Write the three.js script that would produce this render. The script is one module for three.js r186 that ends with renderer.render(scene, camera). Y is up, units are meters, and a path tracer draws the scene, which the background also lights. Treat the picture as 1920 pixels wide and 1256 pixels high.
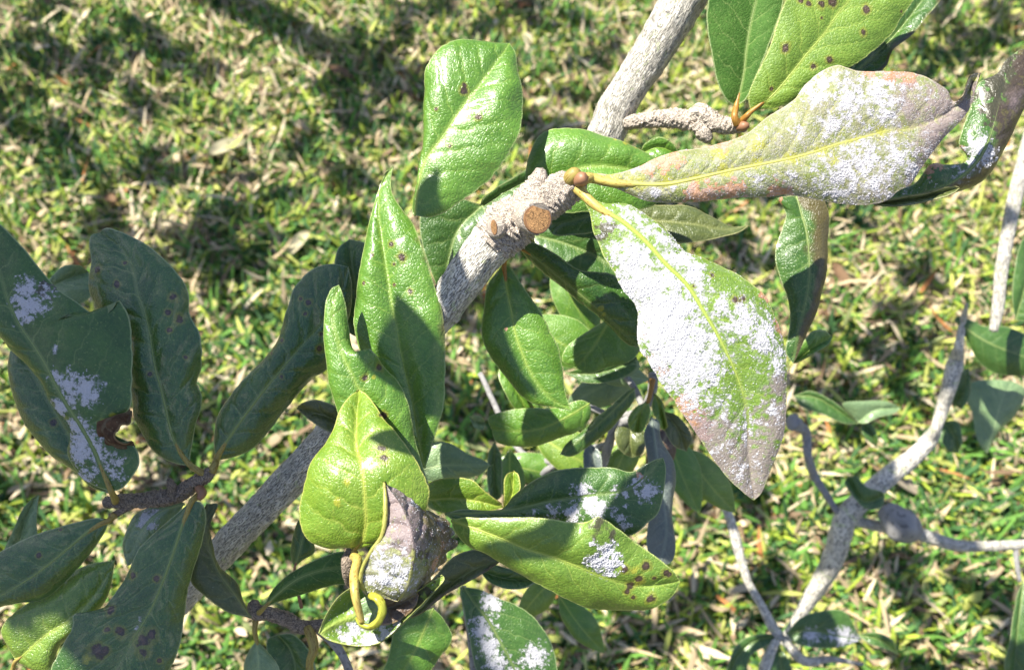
import * as THREE from 'three';
import { ImprovedNoise } from 'three/addons/math/ImprovedNoise.js';
import { mergeGeometries } from 'three/addons/utils/BufferGeometryUtils.js';

// ---------------------------------------------------------------- camera, sky, sun, exposure
const scene = new THREE.Scene();
const FOV = 38, PITCH = THREE.MathUtils.degToRad(52), EYE = new THREE.Vector3(0, 0.98, 0);
const camera = new THREE.PerspectiveCamera(FOV, 1024 / 669, 0.02, 500);
const FWD = new THREE.Vector3(0, -Math.sin(PITCH), -Math.cos(PITCH)), RIGHT = new THREE.Vector3(1, 0, 0), UPV = new THREE.Vector3(0, Math.cos(PITCH), -Math.sin(PITCH));
camera.position.copy(EYE);
camera.lookAt(EYE.clone().add(FWD));
camera.focus = 0.335;
camera.userData.fStop = 16;
const FPX = 628 / Math.tan(THREE.MathUtils.degToRad(FOV / 2));
const toSun = new THREE.Vector3().addScaledVector(RIGHT, -0.45).addScaledVector(UPV, 0.62).addScaledVector(FWD, -0.64).normalize();

const renderer = new THREE.WebGLRenderer({ antialias: true });
renderer.toneMapping = THREE.LinearToneMapping;
renderer.toneMappingExposure = 2.15;
renderer.shadowMap.enabled = true;

{ // clear blue air that pales toward the horizon and round the sun, with thin scattered white cloud
  const W = 512, H = 256, data = new Float32Array(W * H * 4), puff = new ImprovedNoise();
  for (let r = 0; r < H; r++) for (let c = 0; c < W; c++) {
    const up = ((r + 0.5) / H - 0.5) * Math.PI, az = ((c + 0.5) / W - 0.5) * 2 * Math.PI, y = Math.sin(up), x = Math.cos(az) * Math.cos(up), z = Math.sin(az) * Math.cos(up);
    const pale = Math.pow(1 - Math.max(0, y), 3), dot = x * toSun.x + y * toSun.y + z * toSun.z, glow = 0.9 * Math.pow(Math.max(0, dot), 24) + 0.22 * Math.pow(Math.max(0, dot), 5);
    let cl = 0;
    for (let o = 0, a = 1, f = 3.1; o < 5; o++, a *= 0.55, f *= 2.1) cl += a * puff.noise(x * f + 11, y * f * 1.6 + 5, z * f + 2);
    cl = Math.min(1, Math.max(0, (cl - 0.2) / 0.3)) * Math.min(1, Math.max(0, y * 5)) * 0.85;
    const base = y > 0 ? [0.115 + 0.33 * pale, 0.265 + 0.30 * pale, 0.66 + 0.08 * pale] : [0.40, 0.43, 0.42];
    [1, 0.96, 0.88].forEach((k, q) => { const air = base[q] + k * glow; data[(r * W + c) * 4 + q] = 0.36 * (air + (2.4 + 0.5 * glow - air) * cl); });
    data[(r * W + c) * 4 + 3] = 1;
  }
  const t = new THREE.DataTexture(data, W, H, THREE.RGBAFormat, THREE.FloatType);
  t.mapping = THREE.EquirectangularReflectionMapping; t.magFilter = t.minFilter = THREE.LinearFilter; t.needsUpdate = true;
  scene.background = t; scene.environment = t;
}

const sun = new THREE.DirectionalLight(new THREE.Color(1, 0.95, 0.84), 5);
sun.name = 'sun';
sun.position.copy(toSun.clone().multiplyScalar(6));
sun.castShadow = true;
sun.shadow.radius = 1;
sun.shadow.mapSize.set(4096, 4096);
Object.assign(sun.shadow.camera, { left: -2.5, right: 2.5, top: 2.5, bottom: -2.5, near: 0.5, far: 12 });
scene.add(sun);

// ---------------------------------------------------------------- helpers
let seed = 20231;
const rnd = () => { seed = (seed * 1664525 + 1013904223) >>> 0; return seed / 4294967296; };
const rr = (a, b) => a + (b - a) * rnd();
const perlin = new ImprovedNoise();
const noise = (x, y, z) => perlin.noise(x, y, z);
const fbm = (x, y, z) => noise(x, y, z) + 0.5 * noise(x * 2.1 + 7, y * 2.1, z * 2.1) + 0.25 * noise(x * 4.3, y * 4.3 + 5, z * 4.3);
const sstep = (a, b, x) => { const t = Math.min(1, Math.max(0, (x - a) / (b - a))); return t * t * (3 - 2 * t); };
const lerp = THREE.MathUtils.lerp;
const V = (x, y, z) => new THREE.Vector3(x, y, z);
const at = (x, y, d) => EYE.clone().addScaledVector(RIGHT, ((x - 960) / FPX) * d).addScaledVector(UPV, (-(y - 628) / FPX) * d).addScaledVector(FWD, d);
const toByte = (c) => { c = Math.min(1, Math.max(0, c)); return Math.round(255 * (c <= 0.0031308 ? 12.92 * c : 1.055 * Math.pow(c, 1 / 2.4) - 0.055)); };

const counts = {};
const numbered = (n) => { const k = counts[n] = (counts[n] ?? -1) + 1; return k ? n + '_' + String(k).padStart(3, '0') : n; };
function thing(name, label, category, base, group) {
  const o = new THREE.Group();
  o.name = numbered(name);
  o.position.copy(base);
  o.userData = { label, category };
  if (group) o.userData.group = group;
  scene.add(o);
  return o;
}
// a mesh under parent; geometry comes in world coordinates, origin is where the mesh's own base stands
function part(parent, name, geometry, material, origin, extra) {
  const m = new THREE.Mesh(geometry, material);
  m.name = name;
  m.castShadow = m.receiveShadow = true;
  const off = new THREE.Vector3();
  for (let p = parent; p && p !== scene; p = p.parent) off.add(p.position);
  const o = (origin ?? off).clone();
  geometry.translate(-o.x, -o.y, -o.z);
  m.position.copy(o.sub(off));
  if (extra) Object.assign(m.userData, extra);
  parent.add(m);
  return m;
}

function dataMap(w, h, fn, srgb = true) {
  const d = new Uint8Array(w * h * 4);
  for (let j = 0; j < h; j++) for (let i = 0; i < w; i++) {
    const c = fn((i + 0.5) / w, (j + 0.5) / h), k = (j * w + i) * 4;
    for (let q = 0; q < 3; q++) d[k + q] = srgb ? toByte(c[q]) : Math.round(255 * Math.min(1, Math.max(0, c[q])));
    d[k + 3] = 255;
  }
  const t = new THREE.DataTexture(d, w, h);
  t.magFilter = THREE.LinearFilter; t.minFilter = THREE.LinearMipmapLinearFilter; t.generateMipmaps = true;
  t.wrapS = t.wrapT = THREE.RepeatWrapping;
  if (srgb) t.colorSpace = THREE.SRGBColorSpace;
  t.needsUpdate = true;
  return t;
}
// cells of a jittered lattice that repeats every n cells: distance to nearest wall
function cells(n, s) {
  const px = new Float32Array(n * n), py = new Float32Array(n * n);
  const keep = seed; seed = s;
  for (let i = 0; i < n * n; i++) { px[i] = rnd(); py[i] = rnd(); }
  seed = keep;
  return (u, v) => {
    const x = u * n, y = v * n, ix = Math.floor(x), iy = Math.floor(y);
    let a = 9, b = 9;
    for (let dy = -1; dy <= 1; dy++) for (let dx = -1; dx <= 1; dx++) {
      const cx = ix + dx, cy = iy + dy, k = ((cy % n + n) % n) * n + ((cx % n + n) % n);
      const ex = cx + px[k] - x, ey = cy + py[k] - y, q = ex * ex + ey * ey;
      if (q < a) { b = a; a = q; } else if (q < b) b = q;
    }
    return Math.sqrt(b) - Math.sqrt(a);
  };
}
const pit = cells(30, 11), pit2 = cells(64, 77);
// leathery relief, one tile is 4 cm: small pillows between a net of sunken veinlets
const leafBump = dataMap(1024, 1024, (u, v) => {
  const wu = u + 0.006 * Math.sin(v * Math.PI * 2 * 9), wv = v + 0.006 * Math.sin(u * Math.PI * 2 * 7);
  const a = sstep(0, 0.4, pit(wu, wv)), b = sstep(0, 0.45, pit2(u, v));
  const c = 0.62 * a + 0.28 * b;
  return [c, c, c];
}, false);
leafBump.channel = 1;

// ---------------------------------------------------------------- leaves
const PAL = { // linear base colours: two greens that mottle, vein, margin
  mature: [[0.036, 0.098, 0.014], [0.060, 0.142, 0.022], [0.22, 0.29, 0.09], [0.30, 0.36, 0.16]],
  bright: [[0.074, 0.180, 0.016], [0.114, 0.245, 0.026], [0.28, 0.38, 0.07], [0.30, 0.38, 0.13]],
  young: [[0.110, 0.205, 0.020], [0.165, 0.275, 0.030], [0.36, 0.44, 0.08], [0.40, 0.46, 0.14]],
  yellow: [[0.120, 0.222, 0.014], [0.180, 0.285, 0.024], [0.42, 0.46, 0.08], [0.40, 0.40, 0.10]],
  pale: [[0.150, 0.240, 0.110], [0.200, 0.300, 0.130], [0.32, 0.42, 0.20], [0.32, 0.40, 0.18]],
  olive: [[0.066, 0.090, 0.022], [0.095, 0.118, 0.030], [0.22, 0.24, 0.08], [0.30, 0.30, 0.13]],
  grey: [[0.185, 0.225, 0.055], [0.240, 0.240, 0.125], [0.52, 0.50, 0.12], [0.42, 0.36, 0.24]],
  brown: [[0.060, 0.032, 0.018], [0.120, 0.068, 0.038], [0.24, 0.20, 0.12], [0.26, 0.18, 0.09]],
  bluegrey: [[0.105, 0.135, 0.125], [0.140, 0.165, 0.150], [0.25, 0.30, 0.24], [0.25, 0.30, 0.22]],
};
const UNDER = new THREE.MeshPhysicalMaterial({ color: new THREE.Color().setRGB(0.17, 0.22, 0.10), roughness: 0.7 });
const rimMats = {}, ribMats = {};
const petTex = dataMap(128, 256, (u, v) => { const a = fbm(Math.cos(u * 6.2832) * 3, Math.sin(u * 6.2832) * 3, v * 5), f = noise(Math.cos(u * 6.2832) * 9, Math.sin(u * 6.2832) * 9 + 4, v * 26); const k = 0.82 + 0.2 * a; return f > 0.36 ? [0.42, 0.28, 0.16] : [k, k * (0.94 + 0.12 * a), k * 0.9]; });
petTex.repeat.set(1 / 0.012, 1 / 0.03);
const petMat = new THREE.MeshPhysicalMaterial({ color: new THREE.Color().setRGB(0.40, 0.33, 0.09), map: petTex, roughness: 0.5 });
const petYellow = new THREE.MeshPhysicalMaterial({ color: new THREE.Color().setRGB(0.62, 0.52, 0.14), map: petTex, roughness: 0.45 });
const petOrange = new THREE.MeshPhysicalMaterial({ color: new THREE.Color().setRGB(0.46, 0.25, 0.05), map: petTex, roughness: 0.45 });
const crustMat = new THREE.MeshPhysicalMaterial({ color: new THREE.Color().setRGB(0.58, 0.575, 0.61), roughness: 0.95, specularIntensity: 0.15 });
const crustDull = new THREE.MeshPhysicalMaterial({ color: new THREE.Color().setRGB(0.50, 0.485, 0.51), roughness: 0.95, specularIntensity: 0.15 });
const sharedMaps = {};

function spread(points, n) { // n + 1 points evenly along a smooth curve
  const c = new THREE.CatmullRomCurve3(points, false, 'centripetal');
  c.arcLengthDivisions = 300;
  return c.getSpacedPoints(n);
}
// a round limb through points with radii; wrinkle(t, a) moves the bark in and out
function limb(points, radii, opt = {}) {
  const n = opt.n ?? 40, m = opt.m ?? 14, pos = [], uv = [], idx = [], col = [];
  const pts = spread(points, n);
  let len = 0;
  const ln = [0];
  for (let i = 1; i <= n; i++) { len += pts[i].distanceTo(pts[i - 1]); ln.push(len); }
  // radii are given at the control points; spread them by the share of length
  const acc = [0];
  for (let i = 1; i < points.length; i++) acc.push(acc[i - 1] + points[i].distanceTo(points[i - 1]));
  const total = acc[acc.length - 1], radAt = (t) => { let k = 0; while (k < acc.length - 2 && acc[k + 1] / total < t) k++; const f = (t - acc[k] / total) / ((acc[k + 1] - acc[k]) / total); return lerp(radii[k], radii[k + 1], Math.min(1, Math.max(0, f))); };
  let side = V(0.31, 0.77, 0.55);
  for (let i = 0; i <= n; i++) {
    const t = i / n, tan = pts[Math.min(n, i + 1)].clone().sub(pts[Math.max(0, i - 1)]).normalize();
    side.addScaledVector(tan, -side.dot(tan)).normalize();
    const b = tan.clone().cross(side);
    for (let j = 0; j <= m; j++) {
      const a = (j / m) * Math.PI * 2, r0 = radAt(t), cosA = Math.cos(a), sinA = Math.sin(a);
      let r = r0;
      if (opt.wrinkle) r += opt.wrinkle(ln[i], cosA, sinA, t, r0);
      const p = pts[i].clone().addScaledVector(side, cosA * r).addScaledVector(b, sinA * r);
      pos.push(p.x, p.y, p.z);
      uv.push((j / m) * 2 * Math.PI * (opt.ru ?? r0) , ln[i]);
    }
  }
  for (let i = 0; i < n; i++) for (let j = 0; j < m; j++) { const a = i * (m + 1) + j, b = a + m + 1; idx.push(a, a + 1, b, b, a + 1, b + 1); }
  for (const e of [0, n]) { // rounded ends
    const tan = e ? pts[n].clone().sub(pts[n - 1]).normalize() : pts[0].clone().sub(pts[1]).normalize();
    const k = pos.length / 3, r = radAt(e / n) * (opt.cap ?? 0.45), c = pts[e].clone().addScaledVector(tan, r);
    pos.push(c.x, c.y, c.z); uv.push(0, ln[e]);
    for (let j = 0; j < m; j++) { const a = e * (m + 1) + j; e ? idx.push(a, a + 1, k) : idx.push(a + 1, a, k); }
  }
  const g = new THREE.BufferGeometry();
  g.setAttribute('position', new THREE.Float32BufferAttribute(pos, 3));
  g.setAttribute('uv', new THREE.Float32BufferAttribute(uv, 2));
  g.setIndex(idx);
  g.computeVertexNormals();
  // close the seam of the shading
  const nn = g.attributes.normal;
  for (let i = 0; i <= n; i++) { const a = i * (m + 1), b = a + m; const s = V(nn.getX(a) + nn.getX(b), nn.getY(a) + nn.getY(b), nn.getZ(a) + nn.getZ(b)).normalize(); nn.setXYZ(a, s.x, s.y, s.z); nn.setXYZ(b, s.x, s.y, s.z); }
  return g;
}

const ico = new THREE.IcosahedronGeometry(1, 0).toNonIndexed();
// flaky crust: many small lumps joined into one mesh
function lumps(list) {
  const np = ico.attributes.position.count, pos = new Float32Array(list.length * np * 3);
  let k = 0;
  const q = new THREE.Quaternion(), m = new THREE.Matrix4(), v = V(), up = V(0, 1, 0), spin = new THREE.Quaternion();
  for (const [p, n, s] of list) {
    q.setFromUnitVectors(up, n); spin.setFromAxisAngle(up, rnd() * 6.28); q.multiply(spin);
    m.compose(p, q, V(s * rr(0.6, 1.3), s * rr(0.45, 0.95), s * rr(0.6, 1.3)));
    for (let i = 0; i < np; i++) { v.fromBufferAttribute(ico.attributes.position, i).applyMatrix4(m); pos[k++] = v.x; pos[k++] = v.y; pos[k++] = v.z; }
  }
  const g = new THREE.BufferGeometry();
  g.setAttribute('position', new THREE.BufferAttribute(pos, 3));
  g.computeVertexNormals();
  return g;
}

/* A leaf blade between its left margin L, midrib M and right margin R. Each curve is given by outline points read off the photograph
   (x, y) and an optional height in mm toward the viewer; d is the distance in metres of the leaf, h the midrib's height at base, middle, tip,
   e the height of the two margins over the midrib. The blade gets real thickness, relief and its own texture coordinates. */
function leaf(parent, o) {
  const nu = o.nu ?? 72, nv = o.nv ?? 28, d = o.d, h = o.h ?? [0, 0, 0], e = o.e ?? [2, 2], s = o.s ?? 0;
  const ht = (t) => (t < 0.5 ? lerp(h[0], h[1], Math.sin(t * Math.PI)) : lerp(h[2], h[1], Math.sin(t * Math.PI)));
  const lift = (list, edge) => list.map(([x, y, z], i) => {
    const t = i / (list.length - 1), up = (ht(t) + edge * Math.sin(t * Math.PI) + (z ?? 0)) / 1000;
    return at(x, y, d - up).addScaledVector(toSun, s);
  });
  const first = o.M[0], last = o.M[o.M.length - 1];
  const Mp = spread(lift(o.M, 0), nu), Lp = spread(lift([first, ...o.L, last], e[0]), nu), Rp = spread(lift([first, ...o.R, last], e[1]), nu);
  const grid = [], len = Mp.reduce((a, p, i) => (i ? a + p.distanceTo(Mp[i - 1]) : 0), 0), B = (o.bulge ?? 1.2) / 1000;
  const W = nv + 1, idx = (i, j) => i * W + j;
  for (let i = 0; i <= nu; i++) for (let j = 0; j <= nv; j++) {
    const v = (j / nv) * 2 - 1, a = Math.abs(v), c = v < 0 ? Lp[i] : Rp[i];
    const nick = 1 - (o.ragged ?? 0.012) * Math.max(0, fbm(i * 0.35 + d * 50, v * 1.5, 3)) * 2;
    grid.push(Mp[i].clone().lerp(c, a * nick));
  }
  const normalsOf = (g) => {
    const out = [];
    for (let i = 0; i <= nu; i++) for (let j = 0; j <= nv; j++) {
      const a = g[idx(Math.min(nu, i + 1), j)].clone().sub(g[idx(Math.max(0, i - 1), j)]), b = g[idx(i, Math.min(nv, j + 1))].clone().sub(g[idx(i, Math.max(0, j - 1))]);
      out.push(b.cross(a));
    }
    for (let i = 0; i <= nu; i += nu) for (let j = 0; j <= nv; j++) out[idx(i, j)].copy(out[idx(i ? nu - 1 : 1, j)]);
    out.forEach((n, k) => { if (n.lengthSq() < 1e-20) n.copy(out[Math.max(0, k - 1)]); n.normalize(); });
    return out;
  };
  let N = normalsOf(grid);
  let facing = 0;
  grid.forEach((p, k) => { facing += N[k].dot(EYE.clone().addScaledVector(toSun, s).sub(p).normalize()); });
  const flip = facing < 0 ? -1 : 1;
  const sp = (o.vein ?? 9) / 1000, q = (o.quilt ?? 0.35) / 1000, wav = (o.wave ?? 0.8) / 1000, sd = o.seed ?? (parent.children.length * 3.7 + d * 91);
  const halfW = (i, v) => Mp[i].distanceTo(v < 0 ? Lp[i] : Rp[i]);
  const veinAt = (X, Y, v, P) => { // distance in metres to the nearest side vein, roughly
    const w = X - Y * 0.75 + 0.0016 * noise(P.x * 260 + sd, P.y * 260, P.z * 260) + (v < 0 ? sp * 0.45 : 0);
    return Math.abs(((w / sp) % 1 + 1) % 1 - 0.5) * sp;
  };
  const flat = grid.map((p) => p.clone());
  for (let i = 0; i <= nu; i++) for (let j = 0; j <= nv; j++) {
    const k = idx(i, j), t = i / nu, v = (j / nv) * 2 - 1, a = Math.abs(v), P = flat[k], w = halfW(i, v);
    const taper = Math.sin(Math.min(1, Math.max(0, t)) * Math.PI) ** 0.6;
    let up = B * 4 * a * (1 - a) * taper * Math.min(1, w / 0.008);
    up += wav * taper * a * 1.6 * noise(P.x * 75 + sd, P.y * 75, P.z * 75);
    up += q * 0.6 * noise(P.x * 330, P.y * 330 + sd, P.z * 330) * Math.min(1, a * 4) * taper;
    const dv = veinAt(t * len, a * w, v, P);
    up -= q * Math.exp(-((dv / 0.0009) ** 2)) * Math.min(1, a * 5) * (1 - a ** 3);
    grid[k].addScaledVector(N[k], up * flip);
  }
  N = normalsOf(grid);
  const T = (o.thick ?? 0.45) / 1000, n0 = grid.length;
  const pos = [], nor = [], uv = [], uv1 = [], fi = [];
  for (const side of [0, 1]) for (let k = 0; k < n0; k++) {
    const p = grid[k].clone().addScaledVector(N[k], -flip * side * T);
    pos.push(p.x, p.y, p.z);
    const f = (side ? -1 : 1) * flip;
    nor.push(N[k].x * f, N[k].y * f, N[k].z * f);
    const i = Math.floor(k / W), j = k % W, v = (j / nv) * 2 - 1;
    uv.push(i / nu, j / nv);
    uv1.push((i / nu) * len / 0.04, v * halfW(i, v) / 0.04 + sd * 0.37);
  }
  const quad = (a, b, c, dd) => fi.push(a, b, c, b, dd, c);
  for (let i = 0; i < nu; i++) for (let j = 0; j < nv; j++) { const a = idx(i, j), b = idx(i, j + 1), c = idx(i + 1, j), e2 = idx(i + 1, j + 1); flip > 0 ? quad(a, b, c, e2) : quad(a, c, b, e2); }
  const frontN = fi.length;
  for (let k = 0; k < frontN; k += 3) fi.push(fi[k] + n0, fi[k + 2] + n0, fi[k + 1] + n0);
  const rimStart = fi.length;
  for (let i = 0; i < nu; i++) for (const j of [0, nv]) { const a = idx(i, j), c = idx(i + 1, j); (j === 0) === (flip > 0) ? quad(a, c, a + n0, c + n0) : quad(c, a, c + n0, a + n0); }
  const g = new THREE.BufferGeometry();
  g.setAttribute('position', new THREE.Float32BufferAttribute(pos, 3));
  g.setAttribute('normal', new THREE.Float32BufferAttribute(nor, 3));
  g.setAttribute('uv', new THREE.Float32BufferAttribute(uv, 2));
  g.setAttribute('uv1', new THREE.Float32BufferAttribute(uv1, 2));
  g.setIndex(fi);
  g.addGroup(0, frontN, 0); g.addGroup(frontN, frontN, 1); g.addGroup(rimStart, fi.length - rimStart, 2);

  // marks: nearest point of the blade to each outline position, then distances on the blade itself
  const find = (x, y) => { let best = 1e9, bp = null; for (const p of flat) { const r = p.clone().addScaledVector(toSun, -s).sub(EYE), z = r.dot(FWD), px = 960 + (r.dot(RIGHT) / z) * FPX, py = 628 - (r.dot(UPV) / z) * FPX, dq = (px - x) ** 2 + (py - y) ** 2; if (dq < best) { best = dq; bp = p; } } return bp; };
  const pxm = d / FPX, marks = (list) => (list ?? []).map(([x, y, r, w]) => [find(x, y), r * pxm, w ?? 1]);
  const spots = marks(o.spots), crust = marks(o.crust), tan = marks(o.tan), yell = marks(o.yell), dark = marks(o.dark), mauve = marks(o.mauve);
  const blot = (list, P, fz, amp) => { let b = -2; for (const [c, r, w] of list) { const x = 1 - P.distanceTo(c) / r; if (x > -1.2) b = Math.max(b, (x + amp * fz) * Math.min(1, w)); } return b; };
  const cz = (P) => fbm(P.x * 420 + 3, P.y * 420, P.z * 420 + sd);
  const cf = (P) => noise(P.x * 1250 + 3, P.y * 1250, P.z * 1250 + sd);
  const crustAt = (P) => { let b = -1; const f = cz(P) * 0.95 + cf(P) * 0.6; for (const [c, r, w] of crust) { const x = 1 - P.distanceTo(c) / r; if (x > -0.6) b = Math.max(b, x * 1.0 + 0.95 * f - (1 - w) * 1.5); } return b; };
  const pal = PAL[o.pal ?? 'mature'];
  const paint = (u, v01) => {
    const fi2 = u * nu, fj = v01 * nv, i = Math.min(nu - 1, Math.floor(fi2)), j = Math.min(nv - 1, Math.floor(fj)), a = fi2 - i, b = fj - j;
    const P = flat[idx(i, j)].clone().multiplyScalar((1 - a) * (1 - b)).addScaledVector(flat[idx(i + 1, j)], a * (1 - b)).addScaledVector(flat[idx(i, j + 1)], (1 - a) * b).addScaledVector(flat[idx(i + 1, j + 1)], a * b);
    const v = v01 * 2 - 1, av = Math.abs(v), w = Math.max(1e-4, halfW(i, v));
    let k = 0.5 + 0.75 * fbm(P.x * 90 + sd, P.y * 90, P.z * 90) + 0.55 * noise(P.x * 900, P.y * 900, P.z * 900 + sd);
    k = Math.min(1.3, Math.max(-0.2, k));
    const c = [0, 1, 2].map((q2) => lerp(pal[0][q2], pal[1][q2], k));
    const mix = (to, f) => { for (let q2 = 0; q2 < 3; q2++) c[q2] = lerp(c[q2], to[q2], f); };
    const dv = veinAt(u * len, av * w, v, P);
    mix(pal[2], 0.5 * Math.exp(-((dv / 0.00024) ** 2)) * (1 - av ** 2) );
    const net = Math.abs(noise(P.x * 520 + 9, P.y * 520 + sd, P.z * 520));
    mix(pal[2], 0.16 * sstep(0.07, 0.0, net));
    mix(pal[2], 0.55 * sstep(0.0011, 0.0004, av * w) * (1 - u * 0.5));
    mix(pal[3], 0.75 * sstep(0.0006, 0.00025, (1 - av) * w));
    const speck = noise(P.x * 1500 + 31, P.y * 1500, P.z * 1500);
    if (speck > 0.52) mix(pal[2], 0.5);
    if (o.brownSide) { const f = o.brownSide[0] * v + 0.35 * fbm(P.x * 110, P.y * 110 + sd, P.z * 110); mix([0.105, 0.068, 0.03], sstep(o.brownSide[1], o.brownSide[1] + 0.35, f) * 0.8); }
    if (yell.length) mix([0.33, 0.33, 0.03], 0.8 * sstep(0.05, 0.6, blot(yell, P, cz(P), 0.5)));
    if (tan.length) { const b2 = blot(tan, P, cz(P), 0.9); mix([0.42, 0.20, 0.11], 0.9 * sstep(0.08, 0.3, b2)); mix([0.55, 0.33, 0.22], 0.5 * sstep(0.35, 0.7, b2 + 0.3 * noise(P.x * 1400, P.y * 1400, P.z * 1400))); }
    if (dark.length) { const b2 = blot(dark, P, cz(P), 0.9); mix([0.055, 0.038, 0.028], 0.85 * sstep(0.05, 0.35, b2)); }
    if (o.dust) { const f = fbm(P.x * 330 + 17, P.y * 330, P.z * 330) + 0.7 * noise(P.x * 1100, P.y * 1100, P.z * 1100); mix([0.40, 0.37, 0.40], o.dust * sstep(-0.15, 0.5, f)); mix([0.16, 0.12, 0.11], o.dust * 0.45 * sstep(0.1, 0.6, -f)); }
    if (spots.length) { const b2 = blot(spots, P, cz(P), 0.5); mix([0.26, 0.24, 0.03], 0.45 * sstep(-0.9, -0.1, b2)); mix([0.035, 0.016, 0.012], 0.92 * sstep(-0.05, 0.35, b2)); mix([0.11, 0.06, 0.045], 0.6 * sstep(0.5, 0.8, b2 + 0.4 * noise(P.x * 1100, P.y * 1100, P.z * 1100))); }
    if (mauve.length) { const b2 = blot(mauve, P, cz(P), 0.7); mix([0.265, 0.205, 0.205], 0.85 * sstep(-0.1, 0.6, b2)); mix([0.17, 0.12, 0.12], 0.5 * sstep(0.2, 0.6, -noise(P.x * 1200, P.y * 1200, P.z * 1200)) * sstep(0, 0.3, b2)); }
    if (crust.length && av * w > 0.0009 * (1 - u * 0.7)) { const b2 = crustAt(P); mix([0.36, 0.35, 0.37], 0.75 * sstep(-0.35, 0.35, b2)); mix([0.58, 0.57, 0.59], 0.85 * sstep(0.15, 0.6, b2 + 0.25 * noise(P.x * 1300, P.y * 1300, P.z * 1300))); }
    return c;
  };
  const size = o.tex ?? [384, 192];
  let tex;
  if (o.share) tex = sharedMaps[o.share + (o.pal ?? 'mature')] ??= dataMap(256, 128, paint);
  else tex = dataMap(size[0], size[1], paint);
  tex.wrapS = tex.wrapT = THREE.ClampToEdgeWrapping;
  const key = o.pal ?? 'mature';
  const top = new THREE.MeshPhysicalMaterial({ map: tex, roughness: o.rough ?? 0.4, bumpMap: leafBump, bumpScale: o.bump ?? 0.00013, specularIntensity: o.spec ?? 1, ior: 1.55, clearcoat: o.coat ?? 0.4, clearcoatRoughness: 0.2 });
  rimMats[key] ??= new THREE.MeshPhysicalMaterial({ color: new THREE.Color().setRGB(...pal[3]), roughness: 0.5 });
  ribMats[key] ??= new THREE.MeshPhysicalMaterial({ color: new THREE.Color().setRGB(...pal[2]), roughness: 0.5 });
  const origin = Mp[0].clone();
  const mesh = part(parent, o.name ?? 'leaf', g, [top, o.under ?? UNDER, rimMats[key]], origin, o.label ? { label: o.label } : null);

  if (o.rib !== 0) {
    const rib = (o.rib ?? 0.55) * 0.6 / 1000, stop = Math.floor(nu * (o.ribEnd ?? 0.92)), pts = [], rad = [];
    for (let i = 0; i <= stop; i += 4) { const k = idx(i, nv / 2); pts.push(grid[k].clone().addScaledVector(N[k], -flip * rib * 0.4)); rad.push(rib * lerp(1, 0.28, i / stop)); }
    part(mesh, 'midrib', limb(pts, rad, { n: pts.length * 2, m: 8 }), o.ribMat ?? ribMats[key], origin);
  }
  if (o.pet) {
    const pts = o.pet.map(([x, y, z]) => at(x, y, z).addScaledVector(toSun, s)), r = (o.petR ?? 1.1) / 1000;
    const k0 = pts.length;
    for (const f of [0, 0.06, 0.13]) { const k = idx(Math.floor(nu * f), nv / 2); pts.push(grid[k].clone().addScaledVector(N[k], -flip * r * 0.5 * (f / 0.13))); }
    const thin = Math.min(r, (o.rib ?? 0.55) * 0.7 / 1000);
    part(mesh, 'petiole', limb(pts, pts.map((_, i) => (i === 0 ? r * 1.25 : i < k0 ? r : lerp(r, thin, (i - k0 + 0.6) / 2.6))), { n: 36, m: 12 }), o.petMat ?? petMat, origin);
  }
  if (crust.length || o.flecks) {
    const list = [], dens = (o.dens ?? 1.5) * 2.5;
    for (let i = 0; i < nu; i++) for (let j = 0; j < nv; j++) {
      const A = grid[idx(i, j)], B2 = grid[idx(i + 1, j)], C = grid[idx(i, j + 1)];
      const area = B2.clone().sub(A).cross(C.clone().sub(A)).length() * 1e6;
      let want = area * dens;
      want = Math.floor(want) + (rnd() < want % 1 ? 1 : 0);
      for (let q2 = 0; q2 < want; q2++) {
        const a = rnd(), b = rnd(), mixp = (G) => G[idx(i, j)].clone().multiplyScalar((1 - a) * (1 - b)).addScaledVector(G[idx(i + 1, j)], a * (1 - b)).addScaledVector(G[idx(i, j + 1)], (1 - a) * b).addScaledVector(G[idx(i + 1, j + 1)], a * b);
        const P = mixp(flat), b2 = crust.length ? crustAt(P) : -1;
        const stray = o.flecks && rnd() < o.flecks;
        if (rnd() > sstep(-0.35, 0.55, b2) && !stray) continue;
        const va = ((j + b) / nv) * 2 - 1;
        if (Math.abs(va) * halfW(i, va) < 0.0010 * (1 - (i / nu) * 0.7)) continue;
        const n = N[idx(i, j)].clone().multiplyScalar(flip), size2 = b2 > 0.0 ? rr(0.00010, 0.00033) * (0.75 + 0.5 * Math.min(1, Math.max(0, b2))) : rr(0.00008, 0.0002);
        list.push([mixp(grid).addScaledVector(n, size2 * 0.1), n, size2]);
      }
    }
    if (list.length) part(mesh, 'white_crust', lumps(list), o.dull ? crustDull : crustMat, origin, { kind: 'stuff' });
  }
  return mesh;
}

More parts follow.
